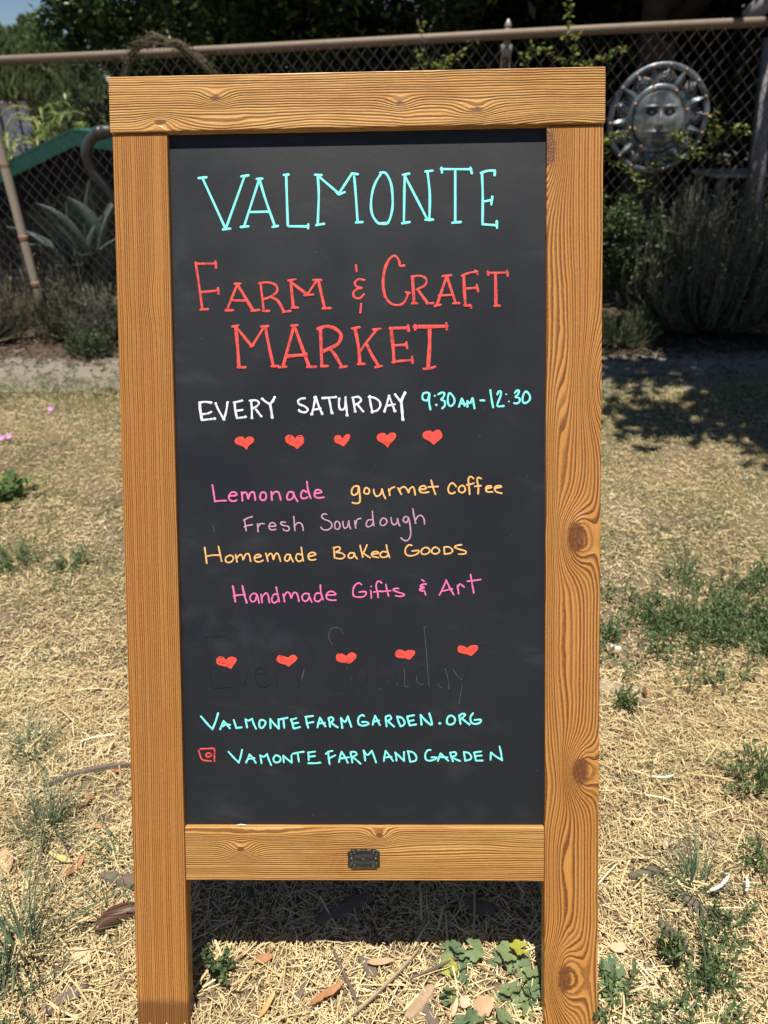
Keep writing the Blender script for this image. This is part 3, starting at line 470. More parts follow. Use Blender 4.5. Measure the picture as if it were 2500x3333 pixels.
pl(1715, 3155, 'trailing mallow with many leaves along the right foot', [(1668, 3140, .016, 1.05, 'g'), (1705, 3125, .018, 1., 'd'), (1730, 3160, .018, 1.2, 'g'), (1665, 3165, .012, .9, 'g'), (1700, 3180, .012, .9, 'g'), (1745, 3205, .016, 1.3, 'd'), (1760, 3180, .012, .9, 'd'), (1720, 3235, .014, 1.2, 'd'), (1715, 3290, .014, 1.1, 'g'), (1750, 3235, .016, 1.0, 'd'), (1735, 3270, .012, 1., 'd')])
pl(1670, 3235, 'lower mallow with leaves facing up near the round brown leaf', [(1650, 3225, .018, 1.1, 'g'), (1680, 3215, .02, 1.15, 'g'), (1672, 3262, .012, 1., 'g'), (1640, 3245, .012, .8, 'd'), (1612, 3250, .01, .8, 'g'), (1695, 3240, .014, 1., 'g')])
pl(1515, 3190, 'small dark mallow sprig midway down the straw gap', [(1512, 3180, .014, .85, 'd'), (1516, 3200, .01, .8, 'd')])
pl(1460, 3240, 'upright mallow sprig above the bottom edge', [(1465, 3225, .02, 1.05, 'g'), (1452, 3240, .016, 1., 'd'), (1470, 3250, .012, .9, 'g'), (1455, 3262, .01, .8, 'd')])
pl(1560, 3330, 'broad mallow leaves cut by the bottom edge', [(1530, 3322, .022, 1.4, 'd'), (1560, 3318, .02, 1.1, 'g'), (1642, 3318, .022, 1.4, 'g'), (1505, 3330, .015, 1.2, 'd')])
pl(1990, 3190, 'mallow growing just outside the right foot of the board', [(1978, 3135, .03, 1.1, 'd'), (1985, 3165, .024, 1.2, 'd'), (2012, 3160, .02, 1.1, 'd'), (1985, 3195, .018, 1.2, 'd'), (2010, 3195, .014, 1.0, 'g'), (1972, 3220, .012, 1.2, 'g'), (2000, 3232, .01, 1.0, 'g'), (1995, 3125, .03, .7, 'd')])
# broadleaf weed at left edge
c = gp(30, 1620); r_ = empty('broadleaf_weed', (c[0], c[1], 0)); tag(r_, 'bright green broadleaf weed on the lawn at the left edge', 'weed')
v, f, t = leaves_np(np.c_[rng.normal(0, .035, 90), rng.normal(0, .03, 90), rng.uniform(.005, .07, 90)], .035, .02, None, .4, .2)
link('foliage', np_mesh('foliage', v, f, leafmat('broadleaf', [(0, (.06, .13, .03)), (1, (.16, .25, .07))]), t), r_)

# bits on the ground
BARK = NT('bark'); o_ = BARK.obj(); n_ = BARK.noise(BARK.scalev(o_, (60, 400, 400)), 1., 5., .65); BARK.base(BARK.mix(n_, (.085, .065, .05), (.27, .215, .165)), .9, .15); BARK.bump(n_, .002); BARK = BARK.m
def chip(name, cat, px, py, L, W, Hh, ang, mat, label, z=.012, curl=.0, seed=1, group=None):
    z = max(.004, z - .0025)
    q = random.Random(seed); m = MB(); n = 9; vs = []
    for i in range(n + 1):
        t = i / n; w = W * .5 * (math.sin(math.pi * (.12 + .76 * t)) ** .6) * q.uniform(.82, 1.1); x = (t - .5) * L; y0 = curl * L * (4 * (t - .5) ** 2) + q.uniform(-.04, .04) * W
        zz = Hh * q.uniform(.85, 1.1)
        vs += [(x, y0 - w, 0), (x, y0 - w * .6, zz * .9), (x, y0 + w * .1, zz), (x, y0 + w * .75, zz * .75), (x, y0 + w, 0)]
    fs = [(i * 5 + k, i * 5 + (k + 1) % 5, i * 5 + 5 + (k + 1) % 5, i * 5 + 5 + k) for i in range(n) for k in range(5)] + [(4, 3, 2, 1, 0), tuple(n * 5 + k for k in range(5))]
    m.add(vs, fs, False); p = gp(px, py, z); o = m.build(name, mat); o.location = (p[0], p[1], z); o.rotation_euler = (0, 0, R(ang)); tag(o, label, cat, group); return o
GR = 'bark pieces lying on the straw'
chip('stick', 'stick', 305, 2508, .17, .013, .008, 17, BARK, 'long grey brown stick lying on the straw left of the board', .014, -.08, 3)
chip('bark_piece', 'bark', 405, 2868, .075, .026, .009, -12, BARK, 'flat brown bark piece touching the left stile', .012, 0, 4, GR)
chip('bark_piece', 'bark', 2098, 2842, .055, .014, .006, 14, BARK, 'oval grey bark chip on the straw right of the bottom rail', .014, .0, 5, GR)
chip('bark_piece', 'bark', 2190, 3040, .05, .016, .006, -55, BARK, 'dark splinter of bark right of the board near the bottom', .014, .0, 6, GR)
chip('bark_piece', 'bark', 2265, 2950, .05, .018, .006, -45, BARK, 'grey bark chip under the spreading grass tuft', .012, 0, 7, GR)
chip('bark_piece', 'bark', 1985, 2240, .14, .05, .008, -14, plain('weathered_bark', (.34, .27, .19), .9, .1, 0, .3, 60, .002), 'flat weathered tan bark slab beside the right stile', .008, 0, 8, GR)
chip('bark_piece', 'bark', 1368, 3265, .055, .022, .007, 48, plain('tan_bark', (.42, .29, .18), .85, .2, 0, .35, 80, .002), 'tan bark piece in the straw between the feet', .012, 0, 9, GR)
chip('bark_piece', 'bark', 1400, 3310, .04, .02, .006, -60, BARK, 'grey brown bark below the tan bark piece', .010, 0, 10, GR)
chip('bark_piece', 'bark', 1200, 3150, .035, .022, .006, -50, BARK, 'dark bark flake near the shadow edge between the feet', .010, 0, 11, GR)
chip('bark_piece', 'bark', 980, 3230, .05, .014, .005, 70, BARK, 'narrow bark flake left of the two orange leaves', .010, 0, 12, GR)
chip('bark_piece', 'bark', 2080, 2290, .06, .02, .006, -30, BARK, 'small dark bark chip under the red leaf', .008, 0, 17, GR)
chip('bark_piece', 'bark', 1120, 2960, .09, .028, .008, 28, BARK, 'dark bark slab in the shade under the bottom rail', .012, 0, 18, GR)
chip('bark_piece', 'bark', 1560, 2950, .05, .022, .008, -20, BARK, 'rounded bark chunk in the shade at right under the rail', .012, 0, 19, GR)
chip('bark_piece', 'bark', 215, 3250, .06, .02, .006, 40, BARK, 'grey bark sliver in the straw near the bottom left', .010, 0, 20, GR)
chip('twig', 'twig', 1125, 3180, .085, .006, .004, -62, BARK, 'dark straight twig lying left of the centre between the feet', .016, 0, 13)
chip('twig', 'twig', 1262, 3200, .13, .0045, .0035, 44, plain('pale_twig', (.42, .32, .2), .8), 'long pale twig slanting across the straw between the feet', .02, 0.02, 14)
chip('twig', 'twig', 1440, 3140, .10, .004, .003, 24, BARK, 'thin dark twig running towards the mallow between the feet', .018, 0, 15)
# curled dark pod by the left stile
pd = MB(); m_ = 12; vs = []
for i in range(m_ + 1):
    t = i / m_; a = .25 + 1.75 * t; rr = .045; w = .019 * math.sin(math.pi * (.1 + .86 * t)) ** .7
    for k in range(5):
        u = (k / 4 - .5) * 2; vs.append((rr * math.cos(a) + w * u * math.cos(a) * .9, rr * math.sin(a) * 1.15 + w * u * math.sin(a) * .9, .006 + .012 * (1 - u * u) + .01 * t))
pd.add(vs, [(i * 5 + k, i * 5 + k + 1, i * 5 + 6 + k, i * 5 + 5 + k) for i in range(m_) for k in range(4)], True)
o = pd.build('seed_pod', NT('pod').base((.10, .05, .028), .38, .5).m); so = o.modifiers.new('s', 'SOLIDIFY'); so.thickness = .0025; p = gp(430, 3075); o.location = (p[0], p[1], .002); o.rotation_euler = (0, 0, R(62)); tag(o, 'curled glossy brown seed pod against the left stile', 'seed pod')
def dryleaf(px, py, L, W, ang, mat, label, z=.012, tilt=.2, seed=0):
    z = max(.006, z - .002); L *= .85; W *= .75; q = random.Random(seed); m = MB(); n = 8; vs = []
    for i in range(n + 1):
        t = i / n; w = W * .5 * math.sin(math.pi * min(1, .04 + .94 * t)) ** .75 * q.uniform(.85, 1.1); x = (t - .5) * L; zz = .1 * L * (2 * t - 1) ** 2
        vs += [(x, -w, zz + .18 * w), (x, q.uniform(-.03, .03) * W, zz - .12 * w), (x, w, zz + .22 * w)]
    m.add(vs, [(i * 3 + k, i * 3 + k + 1, i * 3 + 4 + k, i * 3 + 3 + k) for i in range(n) for k in (0, 1)], True)
    p = gp(px, py, z); o = m.build('dry_leaf', mat); o.location = (p[0], p[1], z); o.rotation_euler = (tilt, random.uniform(-.1, .1), R(ang)); tag(o, label, 'leaf', 'dry leaves on the straw')
TAN = plain('tan_leaf', (.50, .32, .18), .6, .3, 0, .2, 90); ORG = plain('orange_leaf', (.40, .18, .08), .55, .3, 0, .3, 90); YLF = plain('yellow_leaf', (.52, .44, .16), .55, .3, 0, .2, 90); BUF = plain('buff_leaf', (.58, .44, .28), .6, .3, 0, .15, 90)
dryleaf(225, 2826, .045, .02, 62, TAN, 'folded tan leaf left of the orange one at left', seed=1); dryleaf(246, 2818, .05, .02, 70, ORG, 'orange brown leaf below the dense grass tuft', seed=2)
dryleaf(200, 2793, .055, .012, -18, YLF, 'olive yellow narrow leaf touching the two brown leaves', .02, seed=3); dryleaf(22, 2805, .06, .03, -55, TAN, 'curled tan leaf at the left edge', seed=4)
dryleaf(268, 3112, .04, .028, -25, BUF, 'buff leaf with ragged edge in the lower left straw', seed=5); dryleaf(288, 2592, .035, .014, -20, ORG, 'small orange leaf under the long stick', seed=6)
dryleaf(285, 2600, .03, .012, -70, TAN, 'thin curled tan leaf under the long stick', seed=26)
dryleaf(385, 2505, .03, .014, 10, ORG, 'orange leaf by the left stile beside the stick', seed=27); dryleaf(325, 2690, .035, .01, 0, ORG, 'narrow orange leaf right of the bushy tuft', seed=28)
dryleaf(1238, 3130, .045, .014, 8, TAN, 'long tan leaf near the shadow edge between the feet', .02, seed=7); dryleaf(1050, 3240, .055, .012, 40, ORG, 'rusty orange leaf between the feet', .02, seed=8)
dryleaf(1085, 3222, .04, .012, 38, ORG, 'second rusty leaf, overlapping the first between the feet', .022, seed=9); dryleaf(870, 3270, .045, .010, 65, plain('bright_orange_leaf', (.62, .34, .12), .5), 'bright orange sliver of leaf left of the rusty pair', .02, seed=10)
dryleaf(1572, 3275, .036, .036, 30, TAN, 'round spotted tan leaf above the bottom edge', .02, .35, seed=11); dryleaf(2098, 2250, .028, .018, 70, plain('red_leaf', (.24, .06, .03), .5), 'dark red leaf on the bark slab right of the board', .024, .5, seed=12)
dryleaf(1512, 3262, .02, .02, 60, BUF, 'crumpled pale yellow leaf beside the small sprig', .02, seed=13); dryleaf(1480, 3280, .03, .01, 70, BUF, 'narrow buff leaf left of the round leaf', .02, seed=14)
dryleaf(2165, 2745, .03, .014, 60, BUF, 'pale buff leaf standing in the straw right of the rail', .02, .5, seed=15); dryleaf(2010, 3085, .03, .02, 0, BUF, 'buff leaf above the mallow outside the right foot', .018, seed=16)
dryleaf(860, 3120, .03, .016, 20, ORG, 'dull orange leaf by the shadow edge at left', .016, seed=33)
WH = plain('white_flake', (.85, .82, .76), .6, .3, 0, .05)
chip('feather', 'feather', 2350, 2878, .05, .0055, .002, 35, WH, 'long white feather right of the spreading grass tuft', .03, .08, 21); chip('feather', 'feather', 2434, 2880, .026, .0055, .002, 65, WH, 'short white feather right of the long one', .03, .08, 22)
chip('white_flake', 'flake', 2005, 2107, .022, .012, .003, -30, WH, 'small white flake under the weed mat by the stile', .03, .0, 23); chip('white_straw', 'straw', 2160, 2530, .04, .004, .002, 4, WH, 'single white straw on the lawn right of the board', .02, .1, 24)
FL = plain('purple_petal', (.62, .30, .68), .5)
for i, (px, py, lab) in enumerate(((165, 1332, 'small purple flower, farthest of the three at left'), (30, 1420, 'small purple flower, nearer pair at the left edge'), (6, 1426, 'small purple flower cut by the left edge'))):
    m = MB(); p = gp(px, py, .03)
    for k in range(6):
        a = k * math.pi / 3; m.add([(0, 0, 0), (.008 * math.cos(a - .4), .008 * math.sin(a - .4), .002), (.016 * math.cos(a), .016 * math.sin(a), .004), (.008 * math.cos(a + .4), .008 * math.sin(a + .4), .002)], [(0, 1, 2, 3)])
    rt = empty('purple_flower', (p[0], p[1], 0)); tag(rt, lab, 'flower', 'purple flowers in the lawn'); M = Matrix.Translation((0, 0, .03)) @ Matrix.Rotation(R(35), 4, 'X')
    m.build('petals', FL, rt, M); s = MB(); s.tube([(0, 0, 0), (0, .002, .015), (0, 0, .03)], .0008, 5); s.build('stem', STEM, rt)

# ------------------------------------------------------------------ the sandwich board
LEAN = R(25.5)
board = empty('sandwich_board', (0, 0, 0), (-LEAN, 0, 0)); tag(board, 'tall wooden sandwich board with a black chalkboard panel covered in coloured handwriting', 'sign')
TH = .024
W_h = wood('wood_header', 'x', 330, [(1.2117, -.1736, .011, .02, 3.4, .40), (1.184, -.2438, .010, .022, -3.2, .42), (1.2017, .0546, .009, .018, 2.4, .36), (1.1914, .1478, .012, .026, 3.4, .38), (1.176, -.16, .014, .07, 3., 0), (1.178, .07, .014, .08, 2.6, 0), (1.176, .26, .012, .06, -2., 0)], 0., .9, 1.3, soft=.14)
W_l = wood('wood_left_stile', 'z', 385, [(-.263, .97, .012, .03, 1.6, 0), (-.27, .2, .02, .2, 1., 0)], .85, .55, 5.1, wet=True)
W_r = wood('wood_right_stile', 'z', 235, [(.238, 1.145, .020, .055, -7.5, .50), (.304, .855, .019, .055, 7., 0), (.262, .91, .018, .11, -2.6, 0), (.274, .662, .021, .040, 9.5, .62), (.252, .54, .013, .12, 2.4, 0), (.281, .36, .021, .036, 8.5, .62),
        (.252, .345, .014, .05, -2.6, 0), (.262, .082, .024, .05, 10., .46), (.256, .23, .012, .09, 2.5, 0), (.25, .78, .010, .10, 2.3, 0)], .75, .55, 9.7)
W_b = wood('wood_bottom_rail', 'x', 330, [(.254, -.1619, .012, .020, 4.4, .34), (.2729, .0207, .010, .016, 4.2, .34), (.275, -.16, .009, .13, 2.6, 0), (.262, .12, .012, .08, -2., 0)], .12, .8, 14.2, soft=.12)
m = MB(); m.box(-.3067, .3063, -.0035, TH, 1.1735, 1.24, .0012); m.build('header', W_h, board)
m = MB(); m.box(-.305, -.2362, 0, TH, 0.0, 1.172, .0014); m.build('stile', W_l, board)
m = MB(); m.box(.2355, .305, 0, TH, 0.0, 1.172, .0014); m.build('stile', W_r, board)
m = MB(); m.box(-.2357, .2350, .0008, .020, .2123, .2841, .0016); rail = m.build('bottom_rail', W_b, board)
# chalkboard panel
t = NT('chalkboard'); o = t.obj(); X, Y, Z = t.sep(o)
n1 = t.noise(o, 5., 4., .6); n2 = t.noise(t.scalev(o, (1, 1, .25)), 700., 2.); n3 = t.noise(o, 25., 4., .65)
c = t.mix(n1, (.012, .014, .017), (.020, .022, .025)); sm = None
for (x, z, rx, rz, k) in ((-.15, .53, .08, .03, .9), (-.225, 1.01, .012, .05, .8), (-.235, .62, .02, .10, .35), (-.02, .715, .09, .012, .5), (.02, .69, .03, .02, .5), (.15, .30, .2, .01, .5), (-.2, .56, .05, .02, .6)):
    d = t.add(t.sq(t.mul(t.sub(X, x), 1 / rx)), t.sq(t.mul(t.sub(Z, z), 1 / rz))); g_ = t.mul(t.math('EXPONENT', t.mul(d, -1.)), k); sm = g_ if sm is None else t.add(sm, g_)
c = t.mix(t.mul(t.mul(sm, t.smooth(n3, .35, .7)), .33), c, (.062, .07, .08))
wp_ = t.noise(t.comb(t.mul(X, .35), Y, t.add(Z, t.mul(X, .12))), 34., 4., .6); c = t.mix(t.mul(t.smooth(wp_, .52, .72), t.smooth(n1, .42, .62, 0., .30)), c, (.055, .06, .067))
vo = t.n('ShaderNodeTexVoronoi'); vo.inputs['Scale'].default_value = 150.; t.t.links.new(o, vo.inputs['Vector'])
cr = t.sep(vo.outputs['Color'])
sp = t.mul(t.smooth(vo.outputs['Distance'], .075, .04), t.mul(t.smooth(cr[0], .86, .93), t.smooth(t.noise(o, 7., 3.), .42, .62)))
c = t.mix(t.mul(sp, .55), c, (.45, .46, .46))
t.base(c, t.smooth(n1, .3, .7, .42, .54), .36); t.bump(n2, .00022, .6)
m = MB(); m.box(-.2395, .2390, .0085, .0145, .222, 1.19); panel = m.build('chalkboard', t.m, board)

def paint(name, col, var, rough=.45):
    t = NT(name); o = t.obj(); n = t.noise(t.scalev(o, (1, 1, 1)), 130., 4., .6); n2 = t.noise(o, 600., 2.); n3 = t.noise(t.scalev(o, (1, 1, .35)), 420., 3., .6)
    c = t.mix(t.smooth(n, .45, .7, 0., var), col, tuple(x * .5 for x in col)); c = t.mix(t.smooth(n3, .58, .72, 0., var * 1.1), c, tuple(x * .3 for x in col)); t.base(c, rough, .3); t.bump(n2, .0001, .4); return t.m
INK = dict(turquoise=paint('turquoise_paint', (.26, .93, .87), .22), red=paint('red_paint', (.84, .10, .085), .8), white=paint('white_paint', (.86, .88, .92), .6), pink=paint('pink_paint', (.88, .20, .43), .35),
           orange=paint('orange_paint', (.95, .52, .19), .3), mauve=paint('mauve_paint', (.60, .34, .46), .4), scratch=paint('scratch_chalk', (.12, .125, .125), .8, .8), ghost=NT('ghost_ink').base((.0138, .0158, .0185), .48, .36).m)
YP = .0085
def smooth_line(p):
    if len(p) < 3: 
        a, b = p; k = 5; return [a + (b - a) * (i / k) for i in range(k + 1)]
    out = []; n = len(p); closed = (p[0] - p[-1]).length < 1e-6
    for i in range(n - 1):
        p0 = p[i - 1] if i else (p[-2] if closed else p[0] * 2 - p[1]); p3 = p[i + 2] if i + 2 < n else (p[1] if closed else p[-1] * 2 - p[-2]); p1, p2 = p[i], p[i + 1]; k = 6
        for j in range(k):
            t = j / k; out.append(.5 * ((2 * p1) + (p2 - p0) * t + (2 * p0 - 5 * p1 + 4 * p2 - p3) * t * t + (3 * p1 - p0 - 3 * p2 + p3) * t ** 3))
    out.append(p[-1]); return out
LAY = [0]
def ribbon(m, pts, w, q, lift=.00025):
    """a low domed paint line with round ends, raised over the panel; each later stroke lies on the earlier ones"""
    pts = smooth_line(pts); n = len(pts); LAY[0] = (LAY[0] + 1) % 23; z0 = lift + LAY[0] * .000021; vs = []; fs = []; prof = (-1, -.62, 0, .62, 1); hh = (0, .75, 1, .75, 0); h = min(.00016, w * .08)
    # extend round ends
    d0 = (pts[0] - pts[1]).normalized(); d1 = (pts[-1] - pts[-2]).normalized(); ext = []
    for a in (80, 60, 35): ext.append((pts[0] + d0 * w / 2 * math.sin(R(a)), math.cos(R(a))))
    ext += [(p, 1.) for p in pts]
    for a in (35, 60, 80): ext.append((pts[-1] + d1 * w / 2 * math.sin(R(a)), math.cos(R(a))))
    N = len(ext); ph = q.uniform(0, 6)
    for i, (p, s) in enumerate(ext):
        tg = (ext[min(i + 1, N - 1)][0] - ext[max(i - 1, 0)][0]); tg = tg.normalized() if tg.length > 1e-9 else d1; nr = Vector((-tg.y, tg.x))
        ww = w / 2 * s * (1 + .09 * math.sin(ph + i * .7) + .05 * q.uniform(-1, 1)); zz = z0 + i * .0000035
        for a, b in zip(prof, hh):
            r = p + nr * ww * a; vs.append((r.x, YP - zz - h * b * s, r.y))
    for i in range(N - 1):
        for k in range(4): fs.append((i * 5 + k, i * 5 + k + 1, i * 5 + 6 + k, i * 5 + 5 + k))
    m.add(vs, fs, True)
def P2(s): return [Vector((int(a) * 1e-4, int(b) * 1e-4)) for a, b in (x.split(',') for x in s.split())]
q = random.Random(5)
for label, ink, w, data in WORDS:
    w = w * 1e-4 * 1.04; sts = data.split(';'); grp = [sts]
    if ink not in ('ghost', 'scratch'):       # one object for each word: split where the gap is wider than a letter space
        ext = []
        for st in sts:
            p_ = P2(' '.join(a for a in st.split(' ') if ',' in a)); ext.append((min(a.x for a in p_), max(a.x for a in p_), st))
        ext.sort(); grp = []; cur_x = -9
        for a, b, st in ext:
            if a - cur_x > .0142 or not grp: grp.append([])
            grp[-1].append(st); cur_x = max(cur_x, b)
    for gi, sts in enumerate(grp):
     m = MB()
     for st in sts:
         if st[0] == 'o':
             r, p = st[1:].split(' '); r = float(r) * 1e-4; c0 = P2(p)[0]; n = 12; LAY[0] = (LAY[0] + 1) % 23; z = .0009 + LAY[0] * .00002
             vs = [(c0.x, YP - z - .0003, c0.y)] + [(c0.x + r * q.uniform(.8, 1.1) * math.cos(i * 2 * math.pi / n), YP - z + .0008, c0.y + r * q.uniform(.8, 1.1) * math.sin(i * 2 * math.pi / n)) for i in range(n)]
             m.add(vs, [(0, 1 + i, 1 + (i + 1) % n) for i in range(n)], True); continue
         f = 1.
         if st[0] == 'w': a, st = st[1:].split(' ', 1); f = float(a)
         ribbon(m, P2(st), w * f, q, .00025 if ink not in ('ghost', 'scratch') else .00008)
     o = m.build('painted_word' if ink not in ('ghost', 'scratch') else 'scratch', INK[ink], panel)
     o['label'] = label if len(grp) == 1 else ('first', 'second', 'third', 'fourth')[gi] + ' of the ' + label
     if ink in ('ghost', 'scratch'): o['kind'] = 'stuff'
hl = ['patchy red heart, first from the left in the upper row', 'red heart with two dark arcs, second in the upper row', 'smallest red heart, middle of the upper row', 'red heart with a dark tick, fourth in the upper row', 'rounded red heart, last of the upper row',
      'flat red heart, first from the left in the lower row', 'flat red heart, second in the lower row', 'flat red heart, middle of the lower row', 'flat red heart, fourth in the lower row', 'flat red heart, highest and last of the lower row']
HM = paint('heart_paint', (.90, .095, .065), .55)
for i, s in enumerate(HEARTS):
    p = P2(s); p.append(p[0]); p = smooth_line(p)[:-1]; n = len(p); cx = sum((a.x for a in p)) / n; cz = sum((a.y for a in p)) / n; vs = [(cx, YP - .0006, cz)]
    for k in (.96, 1.): vs += [(cx + (a.x - cx) * k, YP - (.0006 if k < 1 else .00005), cz + (a.y - cz) * k) for a in p]
    m = MB(); m.add(vs, [(0, 1 + j, 1 + (j + 1) % n) for j in range(n)] + [(1 + j, 1 + n + j, 1 + n + (j + 1) % n, 1 + (j + 1) % n) for j in range(n)], False)
    o = m.build('painted_heart', HM, panel); o['label'] = hl[i]
    if i in (1, 3, 5, 6, 7, 8):       # unpainted slits in the hearts
        k = MB(); r = .0055
        segs = {1: [(-.0085, .0035, -.0045, .0065), (.004, .0055, .0085, .0055)], 3: [(-.003, -.004, .001, -.0065)], 5: [(-.009, .0045, -.005, .005), (-.010, .0, -.009, -.002), (-.006, -.0025, -.002, -.002)], 6: [(-.0095, .004, -.0075, .0055)], 7: [(-.0095, .0045, -.007, .006), (0.0, -.006, .003, -.0055)], 8: [(-.010, .001, -.0095, .0055)]}[i]
        LAY[0] = 3
        for (a, b, c_, d) in segs: ribbon(k, [Vector((cx + a, cz + b)), Vector((cx + (a + c_) / 2, cz + (b + d) / 2 + .0004)), Vector((cx + c_, cz + d))], .0007, q, .0007)
        sl_ = k.build('slit', INK['ghost'], panel)
# badge
BR = NT('badge_metal'); ob = BR.obj(); nb = BR.noise(ob, 300., 4.); BR.base(BR.mix(nb, (.035, .034, .030), (.10, .098, .085)), .42, .5, .75); BR.bump(nb, .0003, .5); BR = BR.m
BH = NT('badge_worn').base((.22, .21, .18), .4, .5, .8).m
bz, bx = .2427, -.0005; bw, bh = .0213, .0122
def outline(s=1., n=96):
    o = []
    for i in range(n):
        a = 2 * math.pi * i / n; c, d = math.cos(a), math.sin(a); k = 1 / ((abs(c) ** 5 + abs(d) ** 5) ** .2)
        x = bw * c * k; z = bh * d * k; u = abs(x) / bw; e = 1 + (.055 * math.cos(u * 9.4) if abs(d) * k > .8 else 0) - (.035 * math.cos(abs(z) / bh * 3.1) if abs(c) * k > .9 else 0)
        o.append((bx + x * s * (e if abs(c) * k > .9 else 1), bz + z * s * (e if abs(d) * k > .8 else 1)))
    return o
m = MB(); n = 96; A = outline(1.); B = outline(.955); C2 = outline(.88); D = outline(.84); vs = []
for ring, y in ((A, .0007), (A, -.0014), (B, -.0022), (C2, -.0022), (D, -.0013)): vs += [(x, y, z) for x, z in ring]
vs.append((bx, -.0013, bz)); fs = [(r * n + i, r * n + (i + 1) % n, (r + 1) * n + (i + 1) % n, (r + 1) * n + i) for r in range(4) for i in range(n)] + [(4 * n + i, 4 * n + (i + 1) % n, 5 * n) for i in range(n)]
m.add(vs, fs, False); badge = m.build('badge', BR, board); badge['label'] = 'small dark metal plaque with a scrolled rim'
def text_part(txt, x, z, size, y, arch):
    cu = bpy.data.curves.new('lettering', 'FONT'); cu.body = txt; cu.size = size; cu.align_x = 'CENTER'; cu.extrude = .0003; cu.offset = .00005; cu.space_character = 1.15
    to = bpy.data.objects.new('tmp', cu); COL.objects.link(to); dg = bpy.context.evaluated_depsgraph_get(); me = bpy.data.meshes.new_from_object(to.evaluated_get(dg)); bpy.data.objects.remove(to); bpy.data.curves.remove(cu)
    for v in me.vertices: a, b, c = v.co; v.co = (x + a, y - c, z + b + arch * (a / .012) ** 2)
    me.materials.clear(); me.materials.append(BH); return link('lettering', me, badge)
text_part('INSPIRED', bx, bz + .0026, .0052, -.0016, -.0006); text_part('CREATIONS', bx, bz - .0062, .0050, -.0016, .0008)
for s in (-1, 1):
    m = MB(); m.ball((bx + s * .0158, -.0014, bz + .0008), .0016, 10, 6, (1, .6, 1)); m.build('screw', BH, badge)
    m = MB()
    for (dx, dz, r) in ((.017, .0065, .0016), (.0165, -.006, .0016), (.0125, -.0085, .0013), (.0125, .0088, .0013)):
        m.tube([(bx + s * dx + r * math.cos(a * .8) * (1 - a * .06), -.0016, bz + dz + r * math.sin(a * .8) * (1 - a * .06)) for a in range(10)], .00035, 5)
    m.build('scroll', BH, badge)
m = MB(); m.tube([(bx - .003, -.0016, bz), (bx - .0015, -.0018, bz + .0008), (bx, -.0018, bz), (bx + .0015, -.0018, bz - .0008), (bx + .003, -.0016, bz)], .0004, 5); m.build('flourish', BH, badge)
# rear frame that holds the board up (mirrored lean)
RB = plain('rear_wood', (.46, .22, .07), .6, .3, 0, .3, 60, .001)
piv = Vector((0, .5345, 1.119)); Mb = Matrix.Rotation(-LEAN, 4, 'X').inverted() @ Matrix.Translation((0, 2 * (piv.y + .028), 0)) @ Matrix.Scale(-1, 4, (0, 1, 0)) @ Matrix.Rotation(-LEAN, 4, 'X')
for (a, b, c_, d) in ((-.305, -.2362, 0, 1.172), (.2355, .305, 0, 1.172)):
    m = MB(); m.box(a, b, 0, TH, c_, d); m.build('rear_leg', RB, board, Mb)
m = MB(); m.box(-.3067, .3063, 0, TH, 1.1735, 1.24); m.build('rear_header', RB, board, Mb)
m = MB(); m.box(-.2357, .2350, .001, .020, .2123, .2841); m.build('rear_rail', RB, board, Mb)
m = MB(); m.box(-.2395, .2390, .0085, .0145, .2, 1.19); m.build('rear_panel', t.m, board, Mb)
# one bit of straw lying on the rail ledge
m = MB(); m.tube([(0, 0, 0), (.005, .0005, .0007), (.012, 0, .0002)], .0009, 6); o = m.build('straw_bit', WH)
wp = Matrix.Rotation(-LEAN, 4, 'X') @ Vector((-.2405 + .0, .0045, .2853)); x0, z0 = -.167, .2853; wp = Matrix.Rotation(-LEAN, 4, 'X') @ Vector((x0, .004, z0)); o.location = wp; tag(o, 'tiny pale bit of straw lying on the bottom rail ledge', 'straw')

# ------------------------------------------------------------------ chain link fence
RUST = NT('rusty_pipe'); p_ = RUST.pos(); n_ = RUST.noise(p_, 9., 5., .6); n2_ = RUST.noise(p_, 70., 4.)
RUST.base(RUST.mix(n_, RUST.mix(n2_, (.11, .07, .045), (.19, .13, .09)), (.24, .19, .145)), .6, .4, .15); RUST.bump(n2_, .001); RUST = RUST.m
GALV = plain('galvanised', (.33, .32, .31), .5, .5, .4, .25, 40); WIRE = plain('old_wire', (.085, .072, .064), .6, .4, .3, .35, 20)
FY0, FY1 = 3.76, 3.50
fence = empty('chain_link_fence', (0, 3.62, 0)); tag(fence, 'old chain link fence with a rusty top rail behind the board', 'fence')
Mf = Matrix.Translation((0, -3.62, 0))
def fy(x): return 3.63 - .069 * x
A = at(-180, 205, fy(-2.5)); B = at(2700, 63, fy(2.1)); 
def railz(x): return A[2] + (B[2] - A[2]) * (x - A[0]) / (B[0] - A[0])
rp = [(x, fy(x) - .004 * math.sin(x * 2), railz(x) + .004 * math.sin(x * 1.3)) for x in np.linspace(-3.2, 3.0, 26)]
m = MB(); m.tube(rp, .0215, 14); m.build('top_rail', RUST, fence, Mf)
for X in (-2.6, at(1654, 150, 3.58)[0], 3.0):
    m = MB(); m.tube([(X, fy(X) + .055, -.3), (X, fy(X) + .055, railz(X) - .03)], .022, 14); po = m.build('post', RUST, fence, Mf)
    z = railz(X); m = MB(); y = fy(X) + .03
    m.tube([(X, y + .02, z - .085), (X, y + .02, z - .035)], .0275, 16); m.tube([(X, y + .01, z - .035), (X, y, z + .03)], [.019, .017], 12)
    m.tube([(X, y, z + .03), (X, y, z + .04), (X, y, z + .052), (X, y, z + .068)], [.0165, .018, .013, .004], 12); m.build('post_cap', GALV, po, Mf)
WX, WZ = .0605, .0700; rows = 41
